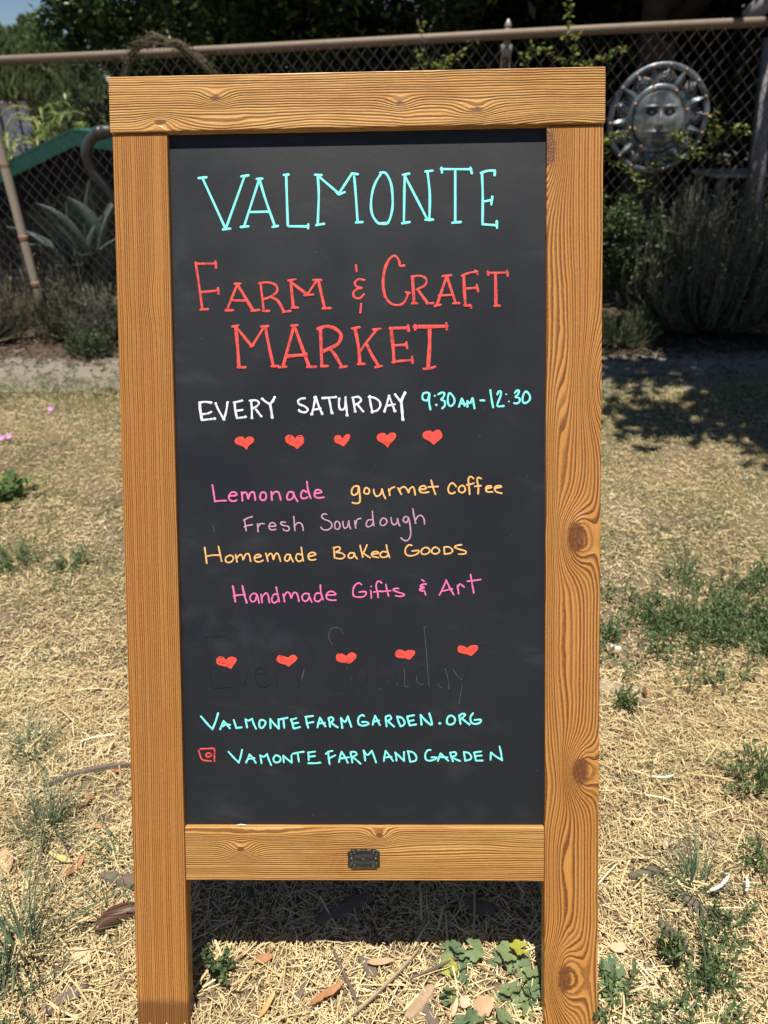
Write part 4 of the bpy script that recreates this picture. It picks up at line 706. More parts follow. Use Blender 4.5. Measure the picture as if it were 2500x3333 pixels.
def wire_mesh(par):
    m = MB(); pts = []
    for j in range(rows):
        x = WX / 2 * (((j + par) % 2)); s = 1 if (j + par) % 2 else -1; pts += [(x - s * .004, -.002 * s, -j * WZ / 2 + .004), (x - s * .004 + s * .0025, .0015 * s, -j * WZ / 2), (x - s * .004, .002 * s, -j * WZ / 2 - .004)]
    m.tube(pts, .00165, 4, False); return m.mesh('wire', WIRE)
wm = [wire_mesh(0), wire_mesh(1)]
x = -2.75; i = 0
while x < 2.5:
    o = bpy.data.objects.new('wire', wm[i % 2]); COL.objects.link(o); o.parent = fence; o.location = (x, fy(x) - .024 - 3.62 + .01 * math.sin(x * 2.1), railz(x) - .018 + .002 * math.sin(i))
    o.rotation_euler = (0, 0, -.069); x += WX / 2; i += 1

# metal sun ornament
SM = NT('patinated_metal'); o_ = SM.obj(); n1_ = SM.noise(o_, 14., 5., .6); n2_ = SM.noise(o_, 160., 3.)
SM.base(SM.mix(SM.smooth(n1_, .35, .7), (.05, .062, .078), (.26, .30, .33)), .42, .5, .55); SM.bump(SM.add(n1_, SM.mul(n2_, .2)), .004, .5); SM = SM.m
SF = NT('face_metal'); o_ = SF.obj(); n1_ = SF.noise(o_, 12., 5., .6); SF.base(SF.mix(SF.smooth(n1_, .35, .65), (.07, .082, .092), (.36, .38, .37)), .4, .5, .5); SF.bump(n1_, .004, .5); SF = SF.m
SH = NT('hammered_metal'); o_ = SH.obj(); v_ = SH.n('ShaderNodeTexVoronoi'); v_.inputs['Scale'].default_value = 150.; SH.t.links.new(o_, v_.inputs['Vector'])
SH.base(SH.mix(SH.smooth(v_.outputs['Distance'], .1, .6), (.34, .36, .38), (.03, .034, .04)), .4, .5, .6); SH.bump(v_.outputs['Distance'], .004, 1.); SH = SH.m
COP = plain('copper_rivet', (.40, .20, .12), .45, .5, .6, .25, 60)
sc0 = at(2141, 388, 3.43); sun = empty('sun_ornament', tuple(sc0), (0, 0, -.069)); tag(sun, 'round metal sun face ornament with copper rivets hanging on the fence', 'ornament')
RR = .234
def ringpart(name, r0, r1, th, mat, n=72, y=0., a0=0., a1=2 * math.pi):
    m = MB(); vs = []; prof = ((r0, 0), (r0 + .003, -th), ((r0 + r1) / 2, -th * 1.25), (r1 - .003, -th), (r1, 0)); k = 5
    for i in range(n):
        a = 2 * math.pi * i / n
        for r, yy in prof: vs.append((r * math.cos(a), y + yy, r * math.sin(a)))
    m.add(vs, [(i * k + j, i * k + j + 1, ((i + 1) % n) * k + j + 1, ((i + 1) % n) * k + j) for i in range(n) for j in range(4)] + [(i * k + 4, i * k, ((i + 1) % n) * k, ((i + 1) % n) * k + 4) for i in range(n)], True)
    return m.build(name, mat, sun)
ringpart('outer_ring', RR - .030, RR, .008, SM); ringpart('inner_ring', .112, .148, .010, SM, 60, .0)
for k in range(18):
    a = R(84 - 20 * k); wide = k % 2 == 0; L0, L1 = .135, RR - .016; hw = .044 if wide else .026; m = MB(); vs = []; nn = 9
    for i in range(nn + 1):
        t = i / nn; r = L0 + (L1 - L0) * t; w = hw * ((1 - t) ** .75 if not wide else (1 - t ** 1.5) * (.80 + .75 * math.sin(t * 2.9))) * .92 + .0015
        for u in (-1, -.5, 0, .5, 1): vs.append((r, -.003 - (.010 if wide else .014) * (1 - abs(u)) * math.sin(math.pi * min(1, .25 + .75 * (1 - t))), w * u))
    m.add(vs, [(i * 5 + j, i * 5 + j + 1, i * 5 + 6 + j, i * 5 + 5 + j) for i in range(nn) for j in range(4)], wide)
    o = m.build('ray', SH if wide else SM, sun, Matrix.Rotation(-a, 4, 'Y')); so = o.modifiers.new('s', 'SOLIDIFY'); so.thickness = .0015
    m = MB(); m.ball(((RR - .014) * math.cos(a), -.011, (RR - .014) * math.sin(a)), .0078, 10, 6, (1, .8, 1)); m.build('rivet', COP, sun)
for k in range(8):
    a = R(61 - 45 * k); m = MB(); m.ball((.131 * math.cos(a), -.014, .131 * math.sin(a)), .0080, 10, 6, (1, .8, 1)); m.build('rivet', COP, sun)
# face: domed disc with almond eye openings, brows, nose and mouth
def facey(x, z):
    r = math.hypot(x, z) / .115; y = -.012 - .018 * math.sqrt(max(0, 1 - r * r * .92))
    def g(cx, cz, sx, sz, k): return k * math.exp(-((x - cx) / sx) ** 2 - ((z - cz) / sz) ** 2)
    y -= g(0.002, .0, .0085, .035, .022) + g(.002, -.022, .013, .010, .012); y -= g(-.036, .052, .026, .006, .010) + g(.042, .052, .026, .006, .010)
    y += g(-.038, .032, .024, .014, .012) + g(.044, .032, .024, .014, .012); y -= g(0, -.052, .034, .0055, .010) + g(0, -.068, .030, .006, .009); y += g(0, -.0605, .036, .0028, .012)
    y -= g(0, -.095, .02, .012, .005) + g(-.05, -.01, .022, .022, .004) + g(.055, -.01, .022, .022, .004)
    return y
m = MB(); NN = 58; idx = {}
for i in range(NN + 1):
    for j in range(NN + 1):
        x = (i / NN * 2 - 1); z = (j / NN * 2 - 1); 
        q_ = max(abs(x), abs(z)); d_ = math.hypot(x, z); k_ = (q_ / d_) if d_ > 1e-9 else 0; x *= k_ * .115; z *= k_ * .115
        idx[i, j] = len(m.v); m.v.append((x, facey(x, z), z))
def eye(x, z):
    for cx in (-.038, .044):
        if ((x - cx) / .027) ** 2 + (abs(z - .030) / .0125) ** 1.5 < 1 and abs(z - .030) < .0125 * (1 - (abs(x - cx) / .027) ** 1.6): return cx
    return None
for i in range(NN):
    for j in range(NN):
        c4 = [idx[i, j], idx[i + 1, j], idx[i + 1, j + 1], idx[i, j + 1]]; cx_ = sum(m.v[k][0] for k in c4) / 4; cz_ = sum(m.v[k][2] for k in c4) / 4
        if eye(cx_, cz_) is None: m.f.append(tuple(c4)); m.sm.append(True)
fo = m.build('face', SF, sun); so = fo.modifiers.new('s', 'SOLIDIFY'); so.thickness = .002
ringpart('face_rim', .108, .118, .016, SF, 60)
for cx in (-.036, .046): m = MB(); m.ball((cx, -.024, .030), .012, 12, 8, (.8, .6, 1.)); m.build('eyeball', SF, sun)

# ------------------------------------------------------------------ things at the fence
BAM = NT('bamboo'); p_ = BAM.obj(); n_ = BAM.noise(BAM.scalev(p_, (60, 60, 6)), 1., 4.); BAM.base(BAM.mix(n_, (.30, .24, .17), (.52, .44, .34)), .5, .35); BAM = BAM.m
BND = plain('bamboo_node', (.30, .17, .12), .6)
b0 = Vector(gp(157, 1085)); b1 = Vector(at(-60, 250, 3.70)); bam = empty('bamboo_pole', tuple(b0)); tag(bam, 'leaning bamboo pole propped against the fence at the left edge', 'pole')
d = b1 - b0; m = MB(); m.tube([d * t for t in (-.02, .2, .4, .6, .8, 1., 1.25)], [.021, .022, .023, .024, .025, .026, .026], 14); m.build('cane', BAM, bam)
for t in (.21, .40, .68, .97):
    m = MB(); q0 = d * (t - .007); m.tube([d * (t - .014), d * (t - .006), d * (t + .006), d * (t + .014)], [.0225, .0245, .025, .0235], 14); m.build('node', BND, bam)
PIP = plain('grey_pipe', (.05, .048, .05), .38, .5, 0, .2, 30)
pts = [at(*q_) for q_ in ((520, 330, 3.50), (440, 395, 3.5), (370, 425, 3.5), (320, 432, 3.5), (290, 462, 3.5), (281, 500, 3.5), (293, 540, 3.51), (322, 580, 3.52), (370, 640, 3.54), (440, 760, 3.56))] + [np.array([-1.05, 3.44, 0.])]
pts = [Vector(p) for p in pts]; cur = []
for i in range(len(pts) - 1):
    p0 = pts[max(i - 1, 0)]; p1 = pts[i]; p2 = pts[i + 1]; p3 = pts[min(i + 2, len(pts) - 1)]
    for j in range(5): t = j / 5; cur.append(.5 * ((2 * p1) + (p2 - p0) * t + (2 * p0 - 5 * p1 + 4 * p2 - p3) * t * t + (3 * p1 - p0 - 3 * p2 + p3) * t ** 3))
base = pts[-1]; pipe = empty('bent_pipe', tuple(base)); tag(pipe, 'dark grey plastic pipe bent into a hook left of the board', 'pipe')
m = MB(); m.tube([c - base for c in cur] + [Vector((0, 0, 0))], [.026] * 12 + [.030] * 2 + [.026] * (len(cur) - 14) + [.026], 14); m.build('tube', PIP, pipe)
m = MB(); m.tube([cur[13] - base, cur[16] - base], [.032, .032], 14); m.build('coupling', PIP, pipe)
# low shed with green roof edge
GRN = plain('green_trim', (.015, .11, .085), .5, .4, 0, .25, 12); BLK = plain('dark_boards', (.012, .011, .011), .8, .2, 0, .5, 8)
L0 = at(-300, 660, 4.5); L1 = at(0, 547, 4.5); AP = at(234, 431, 4.5); R1 = at(330, 442, 4.5)
rx = 2 * AP[0] - L0[0]; shed = empty('garden_shed', (AP[0], 4.5, 0)); tag(shed, 'low dark shed with a green roof edge behind the fence at left', 'shed')
def q3(x, y, z): return (x - AP[0], y - 4.5, z)
slopeR = (R1[2] - AP[2]) / (R1[0] - AP[0]); xr = AP[0] + 1.5; zr = AP[2] + slopeR * 1.5
n_b = 14; xs = np.linspace(L0[0], xr, n_b + 1)
def zt(x): return (AP[2] + (AP[2] - L1[2]) / (AP[0] - L1[0]) * (x - AP[0])) if x < AP[0] else AP[2] + slopeR * (x - AP[0])
for i in range(n_b):
    a, b = xs[i] + .003, xs[i + 1] - .003; m = MB(); h0 = zt(a) - .04; h1 = zt(b) - .04
    m.add([q3(a, 4.53, 0), q3(b, 4.53, 0), q3(b, 4.53, h1), q3(a, 4.53, h0), q3(a, 4.56, 0), q3(b, 4.56, 0), q3(b, 4.56, h1), q3(a, 4.56, h0)], [(0, 1, 2, 3), (5, 4, 7, 6), (0, 3, 7, 4), (1, 5, 6, 2), (3, 2, 6, 7)])
    m.build('board', BLK, shed)
for (a, b) in ((L0[0] - .1, AP[0]), (AP[0], xr)):
    m = MB(); za = AP[2] if a == AP[0] else zt(a); zb = zt(b); hh = .075
    vs = [q3(a, 4.50, za - hh), q3(b, 4.50, zb - hh), q3(b, 4.50, zb), q3(a, 4.50, za)] + [q3(a, 4.525, za - hh), q3(b, 4.525, zb - hh), q3(b, 4.525, zb), q3(a, 4.525, za)]
    m.add(vs, [(0, 1, 2, 3), (5, 4, 7, 6), (3, 2, 6, 7), (0, 4, 5, 1), (0, 3, 7, 4), (1, 5, 6, 2)]); m.build('roof_edge', GRN, shed)
    m = MB(); m.add([q3(a, 4.5, za + .003), q3(b, 4.5, zb + .003), q3(b, 5.3, zb + .003), q3(a, 5.3, za + .003), q3(a, 4.5, za + .02), q3(b, 4.5, zb + .02), q3(b, 5.3, zb + .02), q3(a, 5.3, za + .02)], [(0, 1, 2, 3), (4, 5, 6, 7), (0, 1, 5, 4), (2, 3, 7, 6), (0, 3, 7, 4), (1, 2, 6, 5)]); m.build('roof', GRN, shed)
# hooded grey post far right, low table behind the fence
GP = plain('grey_post', (.20, .19, .20), .6, .3, 0, .2, 10)
lp = empty('hooded_post', (2.05, 4.0, 0)); tag(lp, 'leaning grey post with a hooded top behind the fence at the far right', 'post')
a = Vector(at(2505, 120, 4.)); b = Vector(at(2462, 560, 4.)); o0 = Vector((2.05, 4., 0)); dz = (a - b) / (a.z - b.z); foot = b - dz * b.z
m = MB(); m.tube([foot - o0, b - o0, a - o0], [.062, .052, .035], 4); m.build('post', GP, lp)
h = Vector(at(2490, 50, 4.)) - o0; m = MB(); m.tube([h + Vector((-.07, 0, -.035)), h + Vector((-.078, 0, .0)), h + Vector((-.02, 0, .05)), h + Vector((.06, 0, .07)), h + Vector((.16, 0, .06))], [.03, .045, .05, .055, .04], 8); m.build('hood', GP, lp)
tb = empty('low_table', (2.15, 4.2, 0)); tag(tb, 'thin weathered table top behind the fence at the far right', 'table')
z_ = at(2420, 565, 4.1)[2]; x_ = at(2330, 565, 4.1)[0]; m = MB(); m.box(x_ - 2.15, .5, -.1, .3, z_ - .02, z_, .003); m.build('table_top', plain('old_board', (.38, .34, .30), .8), tb)
for (xx, yy) in ((x_ - 2.1, -.07), (x_ - 2.1, .27), (.45, -.07), (.45, .27)): m = MB(); m.box(xx - .02, xx + .02, yy - .02, yy + .02, 0, z_ - .021); m.build('leg', plain('old_leg', (.2, .18, .16), .8), tb)

# ------------------------------------------------------------------ plants at the fence
AG = NT('agave_leaf'); o_ = AG.obj(); n_ = AG.noise(AG.scalev(o_, (1, 1, .3)), 12., 4.); AG.base(AG.mix(n_, (.035, .055, .042), (.12, .155, .125)), .45, .4); AG = AG.m
ab = Vector((-1.80, 4.10, 0.)); ag = empty('agave', tuple(ab)); tag(ag, 'large grey green agave with broad pointed leaves behind the fence at left', 'agave')
tips = [((297, 570), 4.05, .045), ((217, 640), 4.0, .10), ((115, 662), 3.95, .11), ((78, 688), 3.85, .07), ((62, 800), 3.85, .06), ((340, 700), 4.1, .10), ((255, 868), 3.85, .09), ((390, 640), 4.15, .09), ((430, 760), 4.0, .10), ((150, 740), 4.3, .08), ((300, 830), 3.84, .09), ((20, 740), 4.1, .07)]
for (px, Y, hw) in tips:
    tp = Vector(at(px[0], px[1], Y)) - ab; b0_ = Vector((tp.x * .08, tp.y * .1, .03)); m = MB(); vs = []; n = 12; hor = Vector((tp.x, tp.y, 0)); side = Vector((0, 0, 1)).cross(tp); side = side.normalized() if side.length > .01 else Vector((1, 0, 0)); side = (side + Vector((0, .0, .25))).normalized()
    for i in range(n + 1):
        t = i / n; c = b0_.lerp(tp, t) + Vector((0, 0, .10 * math.sin(t * math.pi) * (1 if hor.length > .1 else .3))); w = hw * 1.55 * (.5 + .6 * math.sin(min(1, t * 1.6) * math.pi / 2)) * (1 - t ** 2.6) + .001; nr = side.cross(tp).normalized()
        if nr.z < 0: nr = -nr
        for u in (-1, -.5, 0, .5, 1): vs.append(c + side * w * u + nr * w * .38 * u * u)
    m.add(vs, [(i * 5 + k, i * 5 + k + 1, i * 5 + 6 + k, i * 5 + 5 + k) for i in range(n) for k in range(4)], True)
    o = m.build('leaf', AG, ag); so = o.modifiers.new('s', 'SOLIDIFY'); so.thickness = .008

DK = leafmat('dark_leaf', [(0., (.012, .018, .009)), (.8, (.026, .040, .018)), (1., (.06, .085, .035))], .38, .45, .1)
MDL = leafmat('mid_leaf', [(0., (.03, .055, .022)), (.7, (.075, .115, .045)), (1., (.18, .24, .09))], .4, .4, .35)
TML = leafmat('tree_leaf', [(0., (.035, .065, .022)), (.7, (.09, .14, .045)), (1., (.26, .34, .11))], .35, .5, .4)
CON = leafmat('conifer_leaf', [(0., (.07, .11, .045)), (.7, (.18, .25, .10)), (1., (.36, .42, .18))], .5, .35, .4)
YG = leafmat('yellow_green_leaf', [(0., (.10, .15, .03)), (.6, (.24, .30, .08)), (1., (.45, .47, .13))], .5, .35, .4)
OL = leafmat('olive_leaf', [(0., (.035, .045, .022)), (.6, (.085, .095, .045)), (1., (.20, .17, .09))], .6, .3, .25)
LAV = leafmat('lavender_leaf', [(0., (.06, .072, .05)), (.6, (.13, .15, .10)), (1., (.24, .26, .17))], .6, .3, .25)
TRK = plain('tree_bark', (.07, .055, .045), .9, .1, 0, .4, 12, .01)
def crown(boxes, n, gap=.0, sd=1):
    """leaf bases in clumps through several ellipsoids"""
    out = []; q = np.random.default_rng(sd)
    for (cx, cy, cz, rx, ry, rz, w) in boxes:
        k = int(n * w); nc = max(6, k // 60); c = q.normal(size=(nc, 3)); c /= np.linalg.norm(c, axis=1, keepdims=True); c *= (q.uniform(.05, 1, (nc, 1)) ** .4)
        P = c[q.integers(0, nc, k)] * [rx, ry, rz] + q.normal(size=(k, 3)) * .11 * min(1.2, max(rx, rz) * .6) + [cx, cy, cz]; out.append(P)
    return np.concatenate(out)
def tree(name, label, cat, base, trunk, boxes, n, mat, L, W, group=None, limbs=5, sd=1, rej=None, up=.35):
    r = empty(name, base); tag(r, label, cat, group); P = crown(boxes, n, 0, sd)
    if rej is not None: P = P[~rej(P)]
    P = P[P[:, 2] > .02]; v, f, t = leaves_np(P - np.array(base), L, W, None, up, .2)
    o = link('crown', np_mesh('crown', v, f, mat, t), r); q = random.Random(sd)
    if trunk:
        h, rad = trunk; m = MB(); m.tube([(0, 0, -.05), (.03, .02, h * .35), (-.03, .0, h * .7), (0, 0, h)], [rad * 1.3, rad, rad * .8, rad * .6], 10)
        for i in range(limbs):
            bx_ = boxes[i % len(boxes)]; e = Vector((bx_[0] + q.uniform(-.5, .5) * bx_[3], bx_[1] + q.uniform(-.5, .5) * bx_[4], bx_[2] + q.uniform(-.2, .5) * bx_[5])) - Vector(base); s = Vector((0, 0, h * q.uniform(.5, .95)))
            m.tube([s, s.lerp(e, .5) + Vector((0, 0, .15)), e], [rad * .5, rad * .3, rad * .08], 7)
        m.build('trunk', TRK, r)
    return r
gaps = [(at(2385, 520, 6.), .17, .10), (at(2100, 640, 6.), .10, .10), (at(2480, 560, 6.), .08, .08), (at(2150, 300, 6.), .0, .0)]
def rej(P):
    k = np.zeros(len(P), bool)
    for c, rx, rz in gaps:
        if rx > 0:
            s = (P[:, 1] - CAM[1]) / (6. - CAM[1]); k |= (((P[:, 0] - (CAM[0] + (c[0] - CAM[0]) * s)) / (rx * s)) ** 2 + ((P[:, 2] - (CAM[2] + (c[2] - CAM[2]) * s)) / (rz * s)) ** 2 < 1) & (P[:, 1] > 4.6)
    return k & (np.arange(len(P)) % 5 != 0)
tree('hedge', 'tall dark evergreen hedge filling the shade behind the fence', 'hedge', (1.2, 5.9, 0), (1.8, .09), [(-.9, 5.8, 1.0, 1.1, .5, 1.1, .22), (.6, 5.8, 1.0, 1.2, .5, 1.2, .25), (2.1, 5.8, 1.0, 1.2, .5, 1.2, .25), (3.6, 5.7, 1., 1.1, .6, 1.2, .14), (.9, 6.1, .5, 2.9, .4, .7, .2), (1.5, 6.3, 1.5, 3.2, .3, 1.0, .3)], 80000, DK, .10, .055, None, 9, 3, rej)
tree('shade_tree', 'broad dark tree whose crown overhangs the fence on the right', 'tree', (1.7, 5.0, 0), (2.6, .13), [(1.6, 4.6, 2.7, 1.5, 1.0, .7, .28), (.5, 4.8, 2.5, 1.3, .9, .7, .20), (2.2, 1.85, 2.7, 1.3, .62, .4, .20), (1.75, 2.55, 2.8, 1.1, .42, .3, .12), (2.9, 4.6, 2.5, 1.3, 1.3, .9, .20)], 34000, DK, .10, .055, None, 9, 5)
tree('shade_tree', 'dark leafy tree rising behind the fence left of the board', 'tree', (-.9, 5.3, 0), (2.4, .11), [(-1.25, 5.0, 1.75, .72, .6, .55, .34), (-.6, 4.6, 2.3, 1.1, .9, .6, .32), (-1.35, 5.3, 1.2, .65, .4, .5, .2), (-.2, 5.2, 1.7, .9, .6, .6, .2), (-1.95, 5.5, 1.25, .3, .3, .35, .08), (-1.97, 5.1, 1.75, .30, .35, .45, .12)], 34000, TML, .055, .026, None, 7, 6)
# far plants and house at left
for i, (px, top, w, lab) in enumerate(((-70, 75, .75, 'broad dark pine at the far left edge under the sky'), (55, 118, .42, 'pointed conifer right of the broad pine far behind the fence'), (92, 82, .36, 'taller thin conifer in the far hedge at left'), (128, 112, .36, 'thin conifer before the sky gap at left'), (165, 120, .5, 'rightmost thin conifer beside the leafy tree'), (10, 150, .8, 'low bushy conifer in front of the far row at left'), (240, 160, .7, 'olive conifer half hidden by the leafy tree at left'))):
    Y = 9.5 + (i % 3) * .5; tp = at(px, top, Y); h = tp[2]; k = 5200; z = rng.uniform(0, 1, k) ** .8; rr = w * (1 - z) ** .75 * (.5 + .5 * rng.uniform(0, 1, k) ** .5) + .03; a_ = rng.uniform(0, 2 * np.pi, k)
    zb = 1.22 if px < 110 else .3; P = np.c_[rr * np.cos(a_), rr * np.sin(a_), zb + z * (h - zb)]; D = np.c_[np.cos(a_) * .35, np.sin(a_) * .35, np.ones(k)] + rng.normal(0, .25, (k, 3)); v, f, t = leaves_np(P, .12, .028, D, .1, .1)
    r = empty('conifer', (tp[0], Y, 0)); tag(r, lab, 'conifer', 'conifers far behind the fence'); link('crown', np_mesh('crown', v, f, CON, t), r); m = MB(); m.tube([(0, 0, 0), (0, 0, h * .8)], [.025, .01], 6); m.build('trunk', TRK, r)
hs = empty('house', (-6.5, 14, 0)); tag(hs, 'pale lilac white house wall glimpsed through the shrubs at far left', 'house'); m = MB(); m.box(-3, 2.2, 0, 4, -.02, 1.3); m.build('wall', plain('pale_wall', (.80, .80, .90), .8, .2, 0, .05, 3), hs)
m = MB(); m.add([(-3.1, -.2, 1.3), (2.3, -.2, 1.3), (2.3, 2, 2.0), (-3.1, 2, 2.0), (2.3, 4.2, 1.3), (-3.1, 4.2, 1.3)], [(0, 1, 2, 3), (3, 2, 4, 5), (0, 3, 5), (1, 4, 2)]); m.build('roof', plain('roof_grey', (.30, .29, .30), .8), hs)
gw = empty('garden_wall', (2.5, 8.2, 0)); tag(gw, 'pale sunlit wall showing through gaps in the dark hedge', 'wall'); m = MB(); m.box(-1.8, 3.0, 0, .15, 0, .75); m.build('wall', plain('pale_plaster', (.68, .70, .80), .8, .2, 0, .1, 5), gw)
# arching strap-leaf shrub
def straps(name, label, cat, base, n, h, spread, L, W, mat, sd=3, tone=None):
    q = np.random.default_rng(sd); V = []; F = []; T = []; b = 0
    for i in range(n):
        a = q.uniform(0, 6.283); r = spread * q.uniform(0, 1) ** .6; o = np.array([r * math.cos(a) * 1.3, r * math.sin(a) * .6, h * q.uniform(.35, 1.) * (1 - .35 * (r / spread) ** 2)]); aa = a + q.normal(0, 1.1) if r > spread * .3 else q.uniform(0, 6.283)
        d = np.array([math.cos(aa), math.sin(aa), 0]); s = np.array([-math.sin(aa), math.cos(aa), q.normal(0, .4)]); l = L * q.uniform(.6, 1.3); tt = q.uniform(); k = 5; vs = []
        for j in range(k + 1):
            t = j / k; p = o + d * l * (t - .15 * t * t) + np.array([0, 0, 1]) * l * (.55 * t - .85 * t * t); w = W * (math.sin(math.pi * (.1 + .88 * t)) ** .7) / 2; vs += [p - s * w, p + s * w]
        V.append(np.array(vs)); F.append(np.array([[b + 2 * j, b + 2 * j + 1, b + 2 * j + 3, b + 2 * j + 2] for j in range(k)])); T.append(np.full(2 * (k + 1), tt)); b += 2 * (k + 1)
    r = empty(name, base); tag(r, label, cat); link('foliage', np_mesh('foliage', np.concatenate(V), np.concatenate(F), mat, np.concatenate(T)), r)
    m = MB()
    for i in range(12): a = i * .52; e = Vector((math.cos(a) * spread * .8, math.sin(a) * spread * .4, h * .8)); m.tube([(0, 0, 0), e * .5 + Vector((0, 0, .1)), e], [.012, .009, .004], 5)
    m.build('stem', TRK, r)
straps('strap_leaf_shrub', 'yellow green shrub with arching strap leaves above the shed roof', 'shrub', (-2.32, 5.55, 0), 620, 1.20, .62, .26, .018, YG, 4)
straps('strap_leaf_shrub', 'small yellowish strap leaf shrub at the left edge behind the fence', 'shrub', (-3.1, 5.2, 0), 320, .95, .45, .24, .017, YG, 8)
tree('bushy_shrub', 'bright yellow green bush between the strap leaf shrub and the dark tree', 'bush', (-1.75, 5.5, 0), None, [(-1.9, 5.5, .85, .35, .25, .33, .7), (-1.6, 5.5, .8, .3, .25, .25, .3)], 5200, YG, .035, .012, None, 0, 12)

# vines on the fence
def sprig(m, L, pts, Y, nl, sz):
    P = [Vector(at(a, b, Y + random.uniform(-.02, .02))) for a, b in pts]; m.tube(P, .0022, 5); k = len(P) - 1
    for i in range(nl): t = random.random() * k; j = min(int(t), k - 1); c = P[j].lerp(P[j + 1], t - j); L.append((c.x + random.gauss(0, .012), c.y - abs(random.gauss(0, .01)), c.z + random.gauss(0, .012)))
v0_ = Vector((.9, 3.5, 0)); vin = empty('climbing_vine', tuple(v0_)); tag(vin, 'thin climbing vine with small yellow green leaves on the fence around the sun ornament', 'vine'); m = MB(); LL = []
for pts_, nl in (([(1360, 260), (1372, 200), (1370, 150)], 26), ([(1400, 240), (1430, 205), (1480, 185), (1540, 140)], 46), ([(1700, 230), (1722, 160), (1790, 165), (1830, 210)], 50), ([(1855, 240), (1872, 180), (1868, 130)], 34), ([(1850, 130), (1852, 60), (1856, -20)], 50), ([(1900, 215), (1960, 190), (2035, 155)], 48),
        ([(2270, 520), (2330, 450), (2325, 350)], 60), ([(2300, 440), (2380, 415), (2450, 435)], 50), ([(1960, 470), (1995, 440), (2050, 430)], 60), ([(2180, 420), (2215, 455), (2260, 470)], 36), ([(2080, 560), (2180, 520), (2290, 500), (2380, 540)], 60), ([(1950, 500), (2050, 560), (2100, 620)], 70), ([(2240, 300), (2250, 240)], 0), ([(1430, 300), (1380, 150), (1360, 60)], 12)):
    sprig(m, LL, pts_, 3.40, nl, .02)
m.build('stem', TRK, vin, Matrix.Translation(-v0_))['kind'] = 'stuff'; v, f, t = leaves_np(np.array(LL) - np.array(v0_), .024, .015, None, .3, .15); link('foliage', np_mesh('foliage', v, f, YG, t), vin)
# twiggy bundle draped over the rail
v1_ = Vector((-1.05, 3.6, 0)); dv = empty('dry_vine', tuple(v1_)); tag(dv, 'dry brown vine bundle arching over the top rail left of the board', 'vine'); m = MB(); LL = []; path = [Vector(at(*q_)) for q_ in ((400, 330, 3.62), (415, 210, 3.6), (440, 150, 3.6), (500, 128, 3.6), (580, 145, 3.6), (640, 185, 3.6), (700, 250, 3.6), (760, 330, 3.62))]
for i in range(46):
    ofs = [Vector((random.gauss(0, .012), random.gauss(0, .015), random.gauss(0, .012))) for _ in path]; i0 = random.randrange(0, 4); i1 = random.randrange(i0 + 3, len(path) + 1); m.tube([path[j] + ofs[j] for j in range(i0, i1)], .0022, 4)
for i in range(2600):
    t = random.random() * (len(path) - 1); j = min(int(t), len(path) - 2); c = path[j].lerp(path[j + 1], t - j); LL.append((c.x + random.gauss(0, .015), c.y + random.gauss(0, .016), c.z + random.gauss(0, .014)))
m.build('stem', plain('dry_stem', (.20, .15, .10), .9), dv, Matrix.Translation(-v1_)); v, f, t = leaves_np(np.array(LL) - np.array(v1_), .014, .005, None, .2, .1); link('foliage', np_mesh('foliage', v, f, OL, t), dv)

# big lavender like bush right of the board
def spray(name, label, cat, base, nst, h, rad, mat, nl=26, ll=.03, lw=.004, up=1., sd=1, lo=.0):
    r = empty(name, base); tag(r, label, cat); q = random.Random(sd); m = MB(); Ps = []; Ds = []
    for i in range(nst):
        a = q.uniform(0, 6.283); rr = rad * q.uniform(.05, 1) ** .6; e = Vector((rr * math.cos(a), rr * math.sin(a) * .7, lo + h * q.uniform(.55, 1.05) * (1 - .45 * (rr / rad) ** 2))); mid = Vector((e.x * .75, e.y * .75, e.z * .38 + lo * .5)); s = Vector((e.x * .08, e.y * .08, 0))
        pts = [s, s.lerp(mid, .5), mid, mid.lerp(e, .5) + Vector((e.x * .08, 0, 0)), e]; m.tube(pts, [.005, .0035, .0025, .0018, .001], 4)
        for j in range(nl):
            t = q.uniform(.25, 1) * 4; k = min(int(t), 3); c = pts[k].lerp(pts[k + 1], t - k); d = (pts[k + 1] - pts[k]).normalized() * up + Vector((q.gauss(0, .45), q.gauss(0, .45), q.gauss(.15, .4))); Ps.append(tuple(c)); Ds.append(tuple(d))
    m.build('stem', plain('woody_stem', (.16, .14, .11), .9, .1), r); v, f, t = leaves_np(np.array(Ps), ll, lw, np.array(Ds), .2, .1); link('foliage', np_mesh('foliage', v, f, mat, t), r)
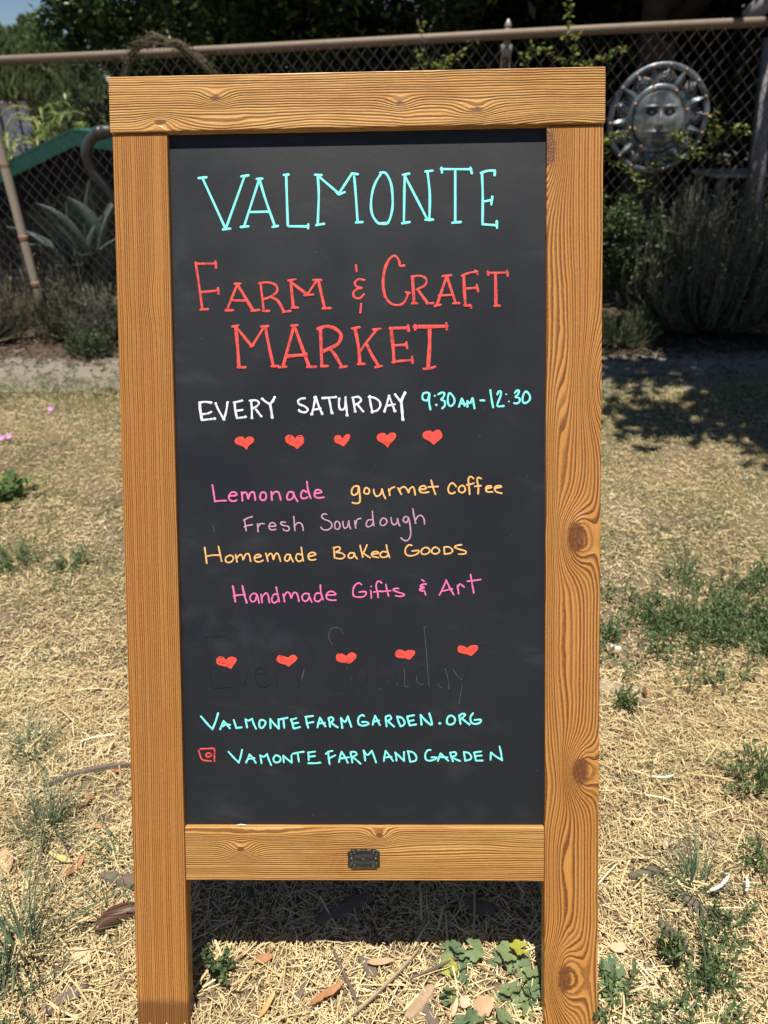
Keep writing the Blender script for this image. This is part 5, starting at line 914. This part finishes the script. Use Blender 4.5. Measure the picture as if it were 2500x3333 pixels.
spray('lavender_bush', 'large dark lavender bush with upright stems right of the board', 'bush', (1.68, 3.42, 0), 560, .80, .62, LAV, 62, .036, .0052, 1., 2)
tree('leafy_shrub', 'small leaved shrub beside the right edge of the board', 'shrub', (1.05, 3.42, 0), (.45, .02), [(1.02, 3.38, .48, .28, .18, .32, .8), (1.25, 3.36, .42, .22, .18, .26, .2)], 9000, MDL, .024, .012, None, 6, 21)
spray('grass_clump', 'green grassy clump on the bed edge under the leafy shrub', 'plant', (1.17, 3.18, 0), 90, .2, .2, MDL, 20, .05, .004, 1.2, 3)
for i, (x, y, h, rd, mt, lab) in enumerate(((-2.2, 3.40, .42, .34, OL, 'dry olive bush behind the bamboo pole at the left edge'), (-1.75, 3.45, .34, .26, OL, 'low dry grassy plant right of the bamboo pole foot'), (-1.45, 3.32, .36, .26, LAV, 'dark scraggly plant beside the left edge of the board'),
        (-2.3, 3.15, .20, .22, OL, 'low dry tuft in the bed at the far left'), (-1.5, 3.10, .14, .14, MDL, 'small bright green plant on the path edge left of the board'), (-1.15, 3.3, .38, .26, LAV, 'dark plant half hidden behind the left stile'), (-1.95, 3.85, .5, .3, LAV, 'grey green sprawling plant under the agave'), (2.25, 3.2, .55, .4, LAV, 'dark bush at the far right edge behind the path'), (-2.5, 3.75, .6, .35, LAV, 'tall scraggly plant at the far left behind the fence'))):
    spray('bed_plant', lab, 'plant', (x, y, 0), int(130 * rd / .3), h, rd, mt, 30, .032, .005, .8, 30 + i)
# mulch and litter under the plants
xy = np.r_[scatter(9000, -3.2, 3.2, 2.95, 3.9), scatter(1500, -3., 3., 2.5, 3.0)]; V, F, T = straw_np(len(xy), xy, .02, .07, .006, .02, .35)
T = T * .55; LIT = NT('leaf_litter'); LIT.base(LIT.ramp(LIT.attr('tone'), [(0., (.05, .035, .025)), (.4, (.16, .12, .085)), (.6, (.36, .28, .2))]), .85, .15); tag(link('leaf_litter', np_mesh('leaf_litter', V, F, LIT.m, T)), 'brown leaf litter covering the shaded bed by the fence', 'leaf litter', kind='stuff')
